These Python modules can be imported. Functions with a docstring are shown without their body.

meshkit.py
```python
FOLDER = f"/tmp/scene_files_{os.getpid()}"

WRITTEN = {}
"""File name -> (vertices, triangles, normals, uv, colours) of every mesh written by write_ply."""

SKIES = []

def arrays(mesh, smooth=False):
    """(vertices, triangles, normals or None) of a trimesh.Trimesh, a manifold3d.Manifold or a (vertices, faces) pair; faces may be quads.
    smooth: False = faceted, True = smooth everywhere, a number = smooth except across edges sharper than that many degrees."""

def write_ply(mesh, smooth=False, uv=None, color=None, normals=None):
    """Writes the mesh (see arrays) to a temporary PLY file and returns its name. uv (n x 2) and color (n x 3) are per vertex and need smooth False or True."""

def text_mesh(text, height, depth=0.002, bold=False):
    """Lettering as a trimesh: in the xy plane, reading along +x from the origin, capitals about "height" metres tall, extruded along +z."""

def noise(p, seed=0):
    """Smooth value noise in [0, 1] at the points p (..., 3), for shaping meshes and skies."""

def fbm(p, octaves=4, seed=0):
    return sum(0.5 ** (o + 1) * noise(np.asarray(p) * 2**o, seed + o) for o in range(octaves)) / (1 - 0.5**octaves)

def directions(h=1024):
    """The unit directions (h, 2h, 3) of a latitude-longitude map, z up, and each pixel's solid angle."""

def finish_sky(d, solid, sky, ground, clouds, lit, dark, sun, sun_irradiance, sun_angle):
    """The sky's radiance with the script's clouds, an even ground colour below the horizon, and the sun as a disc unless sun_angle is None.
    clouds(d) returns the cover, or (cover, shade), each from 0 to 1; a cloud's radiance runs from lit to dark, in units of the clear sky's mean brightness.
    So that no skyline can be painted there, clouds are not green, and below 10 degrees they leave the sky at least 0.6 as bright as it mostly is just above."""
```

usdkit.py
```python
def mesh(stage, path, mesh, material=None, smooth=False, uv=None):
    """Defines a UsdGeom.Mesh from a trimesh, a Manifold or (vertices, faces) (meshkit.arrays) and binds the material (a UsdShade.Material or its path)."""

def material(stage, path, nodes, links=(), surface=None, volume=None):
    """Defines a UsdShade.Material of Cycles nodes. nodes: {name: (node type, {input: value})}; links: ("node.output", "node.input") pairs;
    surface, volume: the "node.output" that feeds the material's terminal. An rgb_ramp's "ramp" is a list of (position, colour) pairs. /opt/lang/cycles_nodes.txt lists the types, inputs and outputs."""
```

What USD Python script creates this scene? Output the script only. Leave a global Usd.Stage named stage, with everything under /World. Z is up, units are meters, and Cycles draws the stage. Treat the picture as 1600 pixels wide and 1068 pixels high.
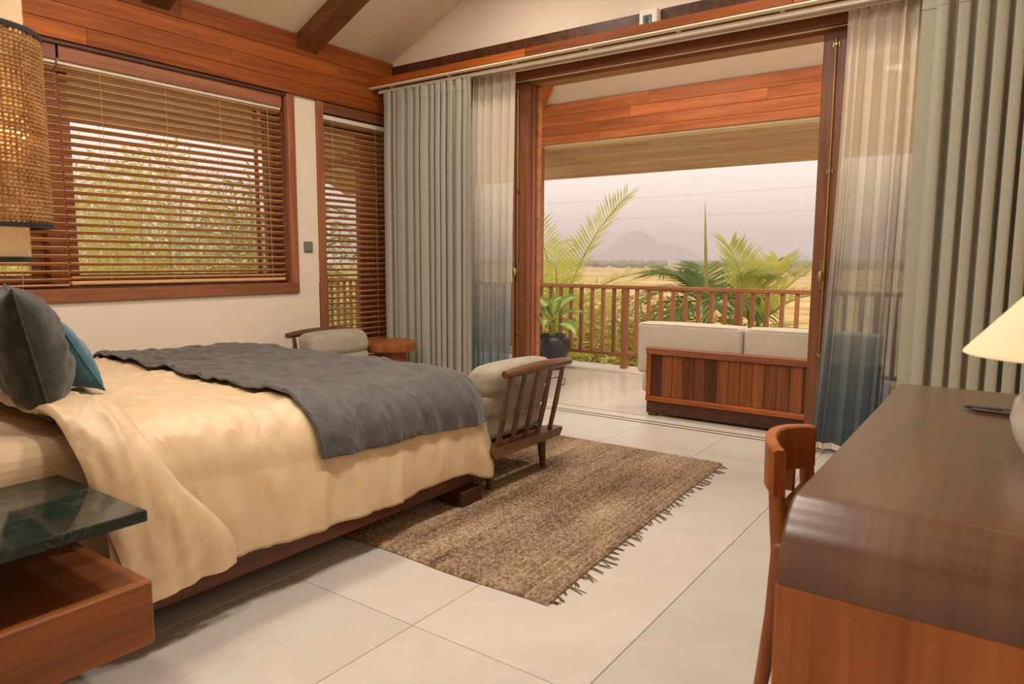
import math, random
import numpy as np, trimesh, usdkit, meshkit
from pxr import Usd, UsdGeom, UsdLux, UsdShade, Gf, Sdf
stage = Usd.Stage.CreateInMemory()
UsdGeom.Xform.Define(stage, '/World'); UsdGeom.Scope.Define(stage, '/World/Looks')
rnd = random.Random(7); nr = np.random.default_rng(7)

# ------------------------------------------------------------------ camera, sky, sun, exposure
cam = UsdGeom.Camera.Define(stage, '/World/camera')
cam.CreateHorizontalApertureAttr(36.0); cam.CreateVerticalApertureAttr(36.0*1068/1600); cam.CreateFocalLengthAttr(24.635)
CAM = np.array([0, 0, 1.13]); yaw, pitch, roll = 0.618331619, -0.115136303, 0.00460018721
F_ = np.array([-math.sin(yaw)*math.cos(pitch), math.cos(yaw)*math.cos(pitch), math.sin(pitch)])
r_ = np.array([math.cos(yaw), math.sin(yaw), 0]); u_ = np.cross(r_, F_)
Rr = r_*math.cos(roll)+u_*math.sin(roll); Uu = -r_*math.sin(roll)+u_*math.cos(roll)
cam.AddTransformOp().Set(Gf.Matrix4d(*Rr, 0, *Uu, 0, *(-F_), 0, *CAM, 1))
cam.CreateFocusDistanceAttr(3.6); cam.CreateFStopAttr(4.0)
cam.CreateExposureAttr(1.25)
dome = UsdLux.DomeLight.Define(stage, '/World/sky'); dome.CreateIntensityAttr(1/math.pi); dome.CreateColorAttr(Gf.Vec3f(0.66, 0.555, 0.505))
sun = UsdLux.DistantLight.Define(stage, '/World/sun'); sun.CreateIntensityAttr(9.5); sun.CreateAngleAttr(1.2); sun.CreateColorAttr(Gf.Vec3f(1.0, 0.86, 0.66))
_s = np.array([0.55, 0.46, 0.70]); _s /= np.linalg.norm(_s)
_x = np.cross([0, 1, 0], _s); _x /= np.linalg.norm(_x); _y = np.cross(_s, _x)
sun.AddTransformOp().Set(Gf.Matrix4d(*_x, 0, *_y, 0, *_s, 0, 0, 0, 0, 1))

# ------------------------------------------------------------------ helpers: naming, tagging
used = {}
def numbered(parent, name):
    k = (parent, name); n = used.get(k, 0); used[k] = n+1
    return name if n == 0 else f'{name}_{n:03d}'
class T:
    def __init__(s, prim, path, loc): s.prim, s.path, s.loc = prim, path, np.array(loc, float)
def tag(p, label=None, cat=None, group=None, kind=None):
    p = p.prim if isinstance(p, T) else p
    for k, v in (('label', label), ('category', cat), ('group', group), ('kind', kind)):
        if v: p.SetCustomDataByKey(k, v)
    return p
def thing(name, label, cat, loc=(0, 0, 0), rz=0, group=None, kind=None):
    path = '/World/'+numbered('/World', name); x = UsdGeom.Xform.Define(stage, path)
    x.AddTranslateOp().Set(Gf.Vec3d(*map(float, loc))); x.AddRotateZOp().Set(float(rz))
    tag(x.GetPrim(), label, cat, group, kind)
    return T(x.GetPrim(), path, loc)
def obj(name, mesh, mat, parent=None, smooth=False, label=None, world=True, **kw):
    """One Mesh prim. Mesh given in world coordinates unless world=False (then in the thing's own)."""
    base = parent.path if parent else '/World'
    path = base+'/'+numbered(base, name)
    v, f = (mesh.vertices, mesh.faces) if isinstance(mesh, trimesh.Trimesh) else mesh
    v = np.asarray(v, float)
    if parent is not None and world: v = v-parent.loc
    m = usdkit.mesh(stage, path, (v, f), MAT[mat], smooth=smooth)
    if label or kw: tag(m.GetPrim(), label, **kw)
    return T(m.GetPrim(), path, parent.loc if parent is not None else (0, 0, 0))
def copy_of(src, loc, rz=0, label=None, group=None):
    was = src.prim.GetCustomData()
    t = thing(src.prim.GetName().rstrip('0123456789').rstrip('_'), label or was['label'], was['category'], loc, rz, group or was.get('group'))
    t.prim.GetReferences().AddInternalReference(src.prim.GetPath()); t.prim.SetInstanceable(True)
    return t

# ------------------------------------------------------------------ helpers: shapes
def cat(*ms):
    ms = [m if isinstance(m, trimesh.Trimesh) else tri(m) for m in ms]
    return trimesh.util.concatenate(ms)
def tri(vf):
    v, f = np.asarray(vf[0], float), np.asarray(vf[1], int)
    if f.shape[1] == 4: f = np.vstack([f[:, [0, 1, 2]], f[:, [0, 2, 3]]])
    return trimesh.Trimesh(v, f, process=False)
def box(lo, hi, b=0.004):
    lo, hi = np.minimum(lo, hi).astype(float), np.maximum(lo, hi).astype(float)
    b = min(b, 0.45*float((hi-lo).min()))
    if b <= 0:
        m = trimesh.creation.box(hi-lo); m.apply_translation((lo+hi)/2); return m
    P = []
    for s in np.ndindex(2, 2, 2):
        c = np.where(np.array(s) == 1, hi, lo); d = np.where(np.array(s) == 1, -b, b)
        for k in range(3):
            q = c+d; q[k] = c[k]; P.append(q)
    return trimesh.convex.convex_hull(np.array(P))
def hull(pts): return trimesh.convex.convex_hull(np.array(pts, float))
def rbox(lo, hi, r, n=5):
    """Rounded box (cushions, mattress): hull of eight sphere octants."""
    lo, hi = np.array(lo, float), np.array(hi, float); s = trimesh.creation.icosphere(2 if n < 6 else 3).vertices*r
    P = [s+np.where(np.array(k) == 1, hi-r, lo+r) for k in np.ndindex(2, 2, 2)]
    return trimesh.convex.convex_hull(np.vstack(P))
def grid(P, cu=False, cv=False, flip=False):
    n, m = P.shape[:2]
    i = np.arange(n if cu else n-1)[:, None]; j = np.arange(m if cv else m-1)[None, :]
    a, b, c, d = (i*m+j), ((i+1) % n*m+j), ((i+1) % n*m+(j+1) % m), (i*m+(j+1) % m)
    q = np.stack([a, b, c, d], -1).reshape(-1, 4)
    if flip: q = q[:, ::-1]
    return tri((P.reshape(-1, 3), q))
def gnormals(P):
    du, dv = np.gradient(P, axis=0), np.gradient(P, axis=1)
    n = np.cross(du, dv); return n/(np.linalg.norm(n, axis=-1, keepdims=True)+1e-12)
def shell(P, t):
    """A cloth of thickness t from a grid of points: outer sheet P, inner sheet P - t n, closed edges."""
    Q = P-t*gnormals(P); n, m = P.shape[:2]
    front = grid(P); back = grid(Q, flip=True)
    ring = [(i, 0) for i in range(n)]+[(n-1, j) for j in range(1, m)]+[(i, m-1) for i in range(n-2, -1, -1)]+[(0, j) for j in range(m-2, 0, -1)]
    R = np.array([[P[a], Q[a]] for a in ring])
    return cat(front, back, grid(R, cu=True, flip=True))
def lathe(prof, n=40, c=(0, 0, 0)):
    prof = np.array(prof, float); a = np.linspace(0, 2*np.pi, n, endpoint=False)
    P = np.stack([prof[:, 0][:, None]*np.cos(a), prof[:, 0][:, None]*np.sin(a), np.repeat(prof[:, 1][:, None], n, 1)], -1)+np.array(c)
    return grid(P, cv=True, flip=True)
def tube(pts, rad, k=8, caps=True, flat=1.0, up=None):
    p = np.array(pts, float); rad = np.broadcast_to(np.asarray(rad, float), (len(p),))
    t = np.gradient(p, axis=0); t /= np.linalg.norm(t, axis=1, keepdims=True)+1e-12
    u = np.array([0, 0, 1.0]) if up is None else np.array(up, float)
    a = np.cross(t, u); bad = np.linalg.norm(a, axis=1) < 0.05
    a[bad] = np.cross(t[bad], [1.0, 0.013, 0]); a /= np.linalg.norm(a, axis=1, keepdims=True)
    b = np.cross(a, t); an = np.arange(k)*2*np.pi/k
    P = p[:, None]+rad[:, None, None]*(np.cos(an)[None, :, None]*a[:, None]+flat*np.sin(an)[None, :, None]*b[:, None])
    m = grid(P, cv=True)
    if caps:
        n = len(p); v = np.vstack([m.vertices, p[0], p[-1]]); j = np.arange(k)
        f = np.vstack([m.faces, np.stack([np.full(k, n*k), j, (j+1) % k], 1), np.stack([np.full(k, n*k+1), (n-1)*k+(j+1) % k, (n-1)*k+j], 1)])
        m = trimesh.Trimesh(v, f, process=False)
    m.fix_normals() if len(m.faces) < 400 else None
    return m
def bar(p0, p1, w, h, b=0.003):
    """A square-edged bar between two points (w sideways, h in the other direction)."""
    p0, p1 = np.array(p0, float), np.array(p1, float); d = p1-p0; L = np.linalg.norm(d); z = d/L
    x = np.cross(z, [0, 0, 1.0]);
    if np.linalg.norm(x) < 1e-3: x = np.array([1.0, 0, 0])
    x /= np.linalg.norm(x); y = np.cross(z, x)
    m = box((-w/2, -h/2, 0), (w/2, h/2, L), b)
    Tm = np.eye(4); Tm[:3, 0], Tm[:3, 1], Tm[:3, 2], Tm[:3, 3] = x, y, z, p0
    m.apply_transform(Tm); return m
def prism(poly, axis, a, b):
    """Extrudes a convex polygon given in the two other axes' coordinates."""
    o = [k for k in range(3) if k != axis]; P = []
    for t in (a, b):
        for q in poly:
            v = np.zeros(3); v[axis] = t; v[o[0]], v[o[1]] = q; P.append(v)
    return hull(P)
def rotz(a):
    c, s = math.cos(a), math.sin(a); return np.array([[c, -s, 0], [s, c, 0], [0, 0, 1.0]])
def rotx(a):
    c, s = math.cos(a), math.sin(a); return np.array([[1.0, 0, 0], [0, c, -s], [0, s, c]])
def smoothstep(x): x = np.clip(x, 0, 1); return x*x*(3-2*x)

# ------------------------------------------------------------------ materials
MAT = {}
def mat(name, nodes, links, **k): MAT[name] = usdkit.material(stage, '/World/Looks/'+name, nodes, links, surface='p.BSDF', **k)
def wood(name, axis, dark, light, rough=0.4, scale=1.0, var=0.35, coat=0.0, spec=0.4, object_space=True):
    sc = {'x': (0.9, 16, 16), 'y': (16, 0.9, 16), 'z': (16, 16, 0.9), 'w': (16, 0.9, 0.9)}[axis]
    fine = tuple(4*s if s > 2 else 2.5*s for s in sc)
    mid = tuple((a+b)/2 for a, b in zip(dark, light))
    mat(name, {
        'tc': ('texture_coordinate', {}), 'oi': ('object_info', {}), 'off': ('combine_xyz', {'x': 3.1, 'y': 5.7}), 'm1': ('math', {'math_type': 'multiply', 'value2': 71.0}),
        'mp': ('mapping', {'scale': tuple(s*scale for s in sc)}), 'mf': ('mapping', {'scale': tuple(s*scale for s in fine)}),
        'n1': ('noise_texture', {'scale': 1.0, 'detail': 4.0, 'roughness': 0.55, 'distortion': 0.6}), 'n2': ('noise_texture', {'scale': 2.0, 'detail': 3.0, 'roughness': 0.6}),
        'r': ('rgb_ramp', {'ramp': [(0.25, dark), (0.5, mid), (0.78, light)]}),
        'r2': ('map_range', {'from_min': 0.3, 'from_max': 0.7, 'to_min': 0.78, 'to_max': 1.12}),
        'mv': ('map_range', {'from_min': 0.0, 'from_max': 1.0, 'to_min': 1-var, 'to_max': 1+var*0.7}),
        'mul': ('math', {'math_type': 'multiply'}), 'h': ('hsv', {}),
        'b': ('bump', {'strength': 0.12, 'distance': 0.002}),
        'p': ('principled_bsdf', {'roughness': rough, 'coat_weight': coat, 'coat_roughness': 0.24, 'specular_ior_level': spec})},
        [('oi.random', 'm1.value1'), ('m1.value', 'off.z'), ('m1.value', 'off.x'), ('off.vector', 'mp.location'), ('off.vector', 'mf.location'), ('tc.object', 'mp.vector'), ('tc.object', 'mf.vector'),
         ('mp.vector', 'n1.vector'), ('mf.vector', 'n2.vector'), ('n1.fac', 'r.fac'), ('n2.fac', 'r2.value'), ('oi.random', 'mv.value'), ('r2.result', 'mul.value1'), ('mv.result', 'mul.value2'),
         ('mul.value', 'h.value'), ('r.color', 'h.color'), ('h.color', 'p.base_color'), ('n2.fac', 'b.height'), ('b.normal', 'p.normal')])
def plain(name, col, rough=0.5, metal=0.0, var=0.06, ns=6.0, spec=0.5, bump=0.0, bs=60.0, coat=0.0, sheen=0.0):
    c2 = tuple(c*(1-var) for c in col)
    mat(name, {'tc': ('texture_coordinate', {}), 'n': ('noise_texture', {'scale': ns, 'detail': 4.0}), 'n2': ('noise_texture', {'scale': bs, 'detail': 3.0}),
        'r': ('rgb_ramp', {'ramp': [(0.3, c2), (0.7, col)]}), 'b': ('bump', {'strength': max(bump, 0.001), 'distance': 0.004}),
        'p': ('principled_bsdf', {'roughness': rough, 'metallic': metal, 'specular_ior_level': spec, 'coat_weight': coat, 'sheen_weight': sheen})},
        [('tc.object', 'n.vector'), ('tc.object', 'n2.vector'), ('n.fac', 'r.fac'), ('r.color', 'p.base_color'), ('n2.fac', 'b.height'), ('b.normal', 'p.normal')])
def cloth(name, col, col2=None, weave=420.0, rough=0.85, sheen=0.25, var=0.12, bump=0.25, ns=9.0, aniso=(1, 1, 1), crease=0.0, cscale=(9, 9, 9), spec=0.25):
    col2 = col2 or tuple(c*(1-var) for c in col)
    mat(name, {'tc': ('texture_coordinate', {}), 'mp': ('mapping', {'scale': aniso}), 'n': ('noise_texture', {'scale': ns, 'detail': 5.0, 'roughness': 0.6}),
        'm1': ('mapping', {'scale': (weave, weave*0.12, weave*0.12)}), 'm2': ('mapping', {'scale': (weave*0.12, weave*0.12, weave)}),
        'w1': ('noise_texture', {'scale': 1.0, 'detail': 1.0}), 'w2': ('noise_texture', {'scale': 1.0, 'detail': 1.0}), 'ad': ('math', {'math_type': 'add'}),
        'r': ('rgb_ramp', {'ramp': [(0.3, col2), (0.7, col)]}), 'wv': ('map_range', {'from_min': 0.6, 'from_max': 1.4, 'to_min': 1-var, 'to_max': 1+var}), 'h': ('hsv', {}),
        'm3': ('mapping', {'scale': cscale}), 'w3': ('noise_texture', {'scale': 1.0, 'detail': 3.0, 'roughness': 0.45, 'distortion': 0.8}), 'b3': ('bump', {'strength': max(crease, 0.0001), 'distance': 0.03}),
        'b': ('bump', {'strength': bump, 'distance': 0.0015}), 'p': ('principled_bsdf', {'roughness': rough, 'sheen_weight': sheen, 'specular_ior_level': spec})},
        [('tc.object', 'm3.vector'), ('m3.vector', 'w3.vector'), ('w3.fac', 'b3.height'), ('b3.normal', 'b.normal'), ('tc.object', 'mp.vector'), ('mp.vector', 'n.vector'), ('tc.object', 'm1.vector'), ('tc.object', 'm2.vector'), ('m1.vector', 'w1.vector'), ('m2.vector', 'w2.vector'), ('w1.fac', 'ad.value1'), ('w2.fac', 'ad.value2'),
         ('n.fac', 'r.fac'), ('ad.value', 'wv.value'), ('wv.result', 'h.value'), ('r.color', 'h.color'), ('h.color', 'p.base_color'), ('ad.value', 'b.height'), ('b.normal', 'p.normal')])
def leafy(name, c1, c2, rough=0.45, trans=0.35, ns=3.0):
    MAT[name] = usdkit.material(stage, '/World/Looks/'+name, {
        'tc': ('texture_coordinate', {}), 'n': ('noise_texture', {'scale': ns, 'detail': 3.0}), 'r': ('rgb_ramp', {'ramp': [(0.3, c1), (0.7, c2)]}),
        'p': ('principled_bsdf', {'roughness': rough, 'specular_ior_level': 0.35}), 't': ('translucent_bsdf', {}) , 'mx': ('mix_closure', {'fac': trans})},
        [('tc.object', 'n.vector'), ('n.fac', 'r.fac'), ('r.color', 'p.base_color'), ('r.color', 't.color'), ('p.BSDF', 'mx.closure1'), ('t.BSDF', 'mx.closure2')], surface='mx.closure')
D1, L1 = (0.17, 0.036, 0.006), (0.46, 0.122, 0.018)
for ax in 'xyz': wood('mahogany_'+ax, ax, D1, L1, 0.5, spec=0.22)
for ax in 'xyz': wood('casing_wood_'+ax, ax, (0.17, 0.052, 0.020), (0.36, 0.130, 0.055), 0.42, spec=0.4)
wood('brightened_beam_wood', 'x', (0.30, 0.080, 0.024), (0.60, 0.205, 0.070), 0.5, spec=0.25)  # the reddish wood brightened, standing in for light the balcony lacks
wood('rafter_wood', 'x', (0.11, 0.036, 0.012), (0.25, 0.085, 0.028), 0.45)
wood('mahogany_dark', 'y', (0.05, 0.016, 0.006), (0.16, 0.05, 0.017), 0.42)
wood('soffit_wood', 'x', (0.60, 0.40, 0.27), (0.80, 0.60, 0.44), 0.5, var=0.15)
wood('slat_wood', 'y', (0.60, 0.31, 0.13), (0.80, 0.49, 0.24), 0.42, var=0.10)
wood('desk_wood', 'w', (0.060, 0.021, 0.008), (0.135, 0.049, 0.017), 0.3, scale=0.6, var=0.0, coat=1.0, spec=0.5)
wood('desk_lit_side_wood', 'z', (0.25, 0.076, 0.019), (0.46, 0.155, 0.042), 0.42, scale=0.6, var=0.0, spec=0.3)  # same wood as the top, its brighter lighting put into the colour
wood('chair_wood', 'z', (0.19, 0.052, 0.012), (0.40, 0.122, 0.028), 0.4, spec=0.35, var=0.1)
wood('walnut', 'y', (0.085, 0.034, 0.015), (0.19, 0.085, 0.040), 0.4, coat=0.15, var=0.12)
wood('stand_wood', 'y', (0.13, 0.034, 0.008), (0.34, 0.108, 0.024), 0.42, scale=0.55, var=0.0, spec=0.35)
wood('plank_wood', 'z', (0.11, 0.032, 0.010), (0.28, 0.090, 0.026), 0.45, var=0.6, spec=0.3)
wood('rail_wood', 'x', (0.24, 0.085, 0.032), (0.46, 0.20, 0.085), 0.42, var=0.15)
wood('baluster_wood', 'z', (0.24, 0.085, 0.032), (0.46, 0.20, 0.085), 0.42, var=0.2)
plain('plaster', (0.80, 0.69, 0.55), 0.85, var=0.03, spec=0.2, bump=0.05)
plain('ceiling_paint', (0.84, 0.72, 0.55), 0.9, var=0.03, spec=0.15)
plain('outer_plaster', (0.86, 0.78, 0.68), 0.9, var=0.03, spec=0.15)
plain('cream_strip', (0.86, 0.76, 0.56), 0.6, var=0.04)
plain('white_rail', (0.78, 0.70, 0.58), 0.35, var=0.02)
plain('switch_grey', (0.19, 0.18, 0.17), 0.45, var=0.03)
plain('dark_metal', (0.045, 0.04, 0.034), 0.45, 0.6, var=0.1)
plain('brass', (0.62, 0.42, 0.17), 0.33, 1.0, var=0.15)
plain('dark_brass', (0.30, 0.21, 0.10), 0.4, 1.0, var=0.2)
plain('glass_blue', (0.04, 0.10, 0.12), 0.15, var=0.1)
plain('black', (0.015, 0.014, 0.013), 0.45, var=0.1)
plain('pot_glaze', (0.045, 0.046, 0.045), 0.38, var=0.2, spec=0.5)
plain('soil', (0.05, 0.035, 0.022), 0.95, bump=0.6, bs=80)
plain('ceramic', (0.80, 0.76, 0.70), 0.25, var=0.03, coat=0.3)
plain('lamp_shade', (0.82, 0.66, 0.42), 0.75, var=0.05, bump=0.1, bs=300)
leafy('pendant_paper', (0.76, 0.66, 0.50), (0.82, 0.72, 0.56), 0.85, 0.4, 40)
plain('curb_stone', (0.72, 0.66, 0.57), 0.7, var=0.08)
plain('plastic_white', (0.82, 0.75, 0.62), 0.5, var=0.02)
plain('cord', (0.55, 0.38, 0.22), 0.7)
plain('wire_grey', (0.35, 0.32, 0.30), 0.6)
plain('dark_cord', (0.05, 0.045, 0.04), 0.7)
cloth('duvet', (0.66, 0.485, 0.29), rough=0.42, sheen=0.1, var=0.05, bump=0.05, weave=900, crease=0.42, cscale=(8, 9, 3.2), spec=0.45)
cloth('sheet', (0.72, 0.55, 0.35), rough=0.7, sheen=0.1, var=0.05, bump=0.06, weave=900)
cloth('runner', (0.085, 0.079, 0.070), (0.04, 0.039, 0.034), weave=700, rough=0.6, spec=0.4, sheen=0.3, ns=16, bump=0.3, crease=0.5, cscale=(6, 12, 7))
cloth('grey_pillow', (0.060, 0.058, 0.048), (0.026, 0.027, 0.021), weave=700, sheen=0.2, ns=25, bump=0.4)
cloth('teal_pillow', (0.05, 0.155, 0.20), (0.02, 0.085, 0.115), weave=700, sheen=0.3, ns=25)
cloth('drape', (0.385, 0.375, 0.29), (0.335, 0.33, 0.25), weave=500, sheen=0.2, aniso=(30, 30, 3), var=0.08)
cloth('chair_cloth', (0.36, 0.31, 0.23), (0.28, 0.245, 0.18), weave=500, ns=14, var=0.1)
cloth('sofa_cloth', (0.54, 0.48, 0.38), (0.49, 0.43, 0.34), weave=500, var=0.06)
# sheer voile dyed from cream at the top to slate blue at the hem
MAT['sheer'] = usdkit.material(stage, '/World/Looks/sheer', {
    'g': ('geometry', {}), 's': ('separate_xyz', {}), 'n': ('noise_texture', {'scale': 4.0, 'detail': 3.0}), 'na': ('math', {'math_type': 'multiply_add', 'value2': 0.5, 'value3': -0.25}), 'ad': ('math', {'math_type': 'add'}),
    'mr': ('map_range', {'from_min': 0.0, 'from_max': 2.5, 'to_min': 0.0, 'to_max': 1.0}),
    'r': ('rgb_ramp', {'ramp': [(0.0, (0.13, 0.20, 0.24)), (0.12, (0.17, 0.24, 0.28)), (0.28, (0.34, 0.38, 0.38)), (0.48, (0.62, 0.57, 0.48)), (0.7, (0.93, 0.87, 0.74)), (1.0, (0.95, 0.89, 0.77))]}),
    'd': ('diffuse_bsdf', {}), 't': ('translucent_bsdf', {}), 'mx': ('mix_closure', {'fac': 0.45}), 'tr': ('transparent_bsdf', {}), 'p': ('mix_closure', {'fac': 0.20})},
    [('g.position', 's.vector'), ('g.position', 'n.vector'), ('n.fac', 'na.value1'), ('s.z', 'ad.value1'), ('na.value', 'ad.value2'), ('ad.value', 'mr.value'), ('mr.result', 'r.fac'), ('r.color', 'd.color'), ('r.color', 't.color'),
     ('d.BSDF', 'mx.closure1'), ('t.BSDF', 'mx.closure2'), ('mx.closure', 'p.closure1'), ('tr.BSDF', 'p.closure2')], surface='p.closure')
MAT['pane'] = usdkit.material(stage, '/World/Looks/pane', {'f': ('fresnel', {'IOR': 1.45}), 't': ('transparent_bsdf', {'color': (0.96, 0.97, 0.96)}), 'g': ('glossy_bsdf', {'roughness': 0.02, 'color': (0.9, 0.9, 0.9)}), 'x': ('mix_closure', {})},
    [('f.fac', 'x.fac'), ('t.BSDF', 'x.closure1'), ('g.BSDF', 'x.closure2')], surface='x.closure')
# floor tiles: light greige porcelain with faint clouds and pale veins, a tone for each tile
for nm, c1, c2, ro in (('tile', (0.49, 0.44, 0.385), (0.55, 0.50, 0.44), 0.34), ('balcony_tile', (0.54, 0.48, 0.40), (0.62, 0.56, 0.47), 0.26)):
    mat(nm, {'g': ('geometry', {}), 'oi': ('object_info', {}), 'o': ('combine_xyz', {}), 'm': ('math', {'math_type': 'multiply', 'value2': 40.0}), 'mp': ('mapping', {}),
        'n': ('noise_texture', {'scale': 1.6, 'detail': 6.0, 'roughness': 0.55, 'distortion': 0.8}), 'v': ('noise_texture', {'scale': 0.8, 'detail': 5.0, 'roughness': 0.5, 'distortion': 1.6}),
        'r': ('rgb_ramp', {'ramp': [(0.3, c1), (0.7, c2)]}), 'vr': ('rgb_ramp', {'ramp': [(0.485, (0, 0, 0)), (0.5, (0.16, 0.16, 0.16)), (0.515, (0, 0, 0))]}), 'x': ('mix', {'color2': (0.70, 0.64, 0.54)}),
        'mv': ('map_range', {'to_min': 0.94, 'to_max': 1.04}), 'h': ('hsv', {}), 'p': ('principled_bsdf', {'roughness': ro, 'specular_ior_level': 0.45})},
        [('oi.random', 'm.value1'), ('m.value', 'o.z'), ('o.vector', 'mp.location'), ('g.position', 'mp.vector'), ('mp.vector', 'n.vector'), ('mp.vector', 'v.vector'), ('n.fac', 'r.fac'), ('v.fac', 'vr.fac'), ('vr.color', 'x.fac'), ('r.color', 'x.color1'),
         ('oi.random', 'mv.value'), ('mv.result', 'h.value'), ('x.color', 'h.color'), ('h.color', 'p.base_color')])
plain('grout', (0.34, 0.30, 0.245), 0.9)
# green marble
mat('green_marble', {'tc': ('texture_coordinate', {}), 'n': ('noise_texture', {'scale': 5.0, 'detail': 8.0, 'roughness': 0.65, 'distortion': 1.2}), 'v': ('noise_texture', {'scale': 3.0, 'detail': 6.0, 'roughness': 0.6, 'distortion': 2.0}),
    'r': ('rgb_ramp', {'ramp': [(0.3, (0.006, 0.012, 0.010)), (0.55, (0.018, 0.025, 0.018)), (0.72, (0.045, 0.058, 0.042)), (0.85, (0.10, 0.115, 0.085))]}), 'vr': ('rgb_ramp', {'ramp': [(0.493, (0, 0, 0)), (0.5, (0.3, 0.3, 0.3)), (0.507, (0, 0, 0))]}), 'x': ('mix', {'color2': (0.14, 0.16, 0.12)}),
    'p': ('principled_bsdf', {'roughness': 0.07, 'specular_ior_level': 0.38})},
    [('tc.object', 'n.vector'), ('tc.object', 'v.vector'), ('n.fac', 'r.fac'), ('v.fac', 'vr.fac'), ('vr.color', 'x.fac'), ('r.color', 'x.color1'), ('x.color', 'p.base_color')])
# jute rug: rows along y, strands from straw to brown
mat('jute', {'g': ('geometry', {}), 'm1': ('mapping', {'scale': (74, 22, 1)}), 'n1': ('noise_texture', {'scale': 1.0, 'detail': 2.0}), 'm2': ('mapping', {'scale': (14, 0.9, 1)}), 'n2': ('noise_texture', {'scale': 1.0, 'detail': 3.0}),
    'm3': ('mapping', {'scale': (260, 180, 200)}), 'n3': ('noise_texture', {'scale': 1.0, 'detail': 2.0}),
    'at': ('attribute', {'attribute': 'st'}), 'sx': ('separate_xyz', {}), 'ad': ('math', {'math_type': 'multiply_add', 'value2': 0.25}), 'r': ('rgb_ramp', {'ramp': [(0.22, (0.085, 0.050, 0.028)), (0.52, (0.25, 0.165, 0.098)), (0.95, (0.52, 0.385, 0.25))]}), 'hv': ('map_range', {'from_min': 0.3, 'from_max': 0.7, 'to_min': 0.75, 'to_max': 1.15}), 'h': ('hsv', {}),
    'b': ('bump', {'strength': 0.5, 'distance': 0.002}), 'p': ('principled_bsdf', {'roughness': 0.9, 'specular_ior_level': 0.15, 'sheen_weight': 0.1})},
    [('g.position', 'm1.vector'), ('g.position', 'm2.vector'), ('g.position', 'm3.vector'), ('m1.vector', 'n1.vector'), ('m2.vector', 'n2.vector'), ('m3.vector', 'n3.vector'), ('at.vector', 'sx.vector'), ('n2.fac', 'ad.value1'), ('sx.x', 'ad.value3'), ('ad.value', 'r.fac'), ('n3.fac', 'hv.value'), ('hv.result', 'h.value'), ('r.color', 'h.color'), ('h.color', 'p.base_color'), ('n3.fac', 'b.height'), ('b.normal', 'p.normal')])
plain('fringe', (0.17, 0.10, 0.055), 0.9, var=0.4, ns=30)
leafy('rattan', (0.50, 0.26, 0.085), (0.72, 0.44, 0.18), 0.6, 0.45, 30)
leafy('palm_leaf', (0.44, 0.50, 0.09), (0.72, 0.70, 0.20), 0.4, 0.5, 2.0)
leafy('palm_leaf_dark', (0.14, 0.24, 0.07), (0.32, 0.42, 0.12), 0.4, 0.4, 2.0)
leafy('palm_stem', (0.42, 0.42, 0.10), (0.60, 0.55, 0.16), 0.5, 0.05, 3.0)
leafy('bush_leaf', (0.52, 0.52, 0.13), (0.78, 0.74, 0.30), 0.5, 0.5, 1.5)
leafy('bush_leaf_green', (0.22, 0.32, 0.08), (0.44, 0.48, 0.15), 0.5, 0.5, 1.5)
plain('pale_bark', (0.62, 0.55, 0.45), 0.8, var=0.2)
plain('trunk_bark', (0.30, 0.24, 0.16), 0.9, var=0.3, ns=20)
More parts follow.
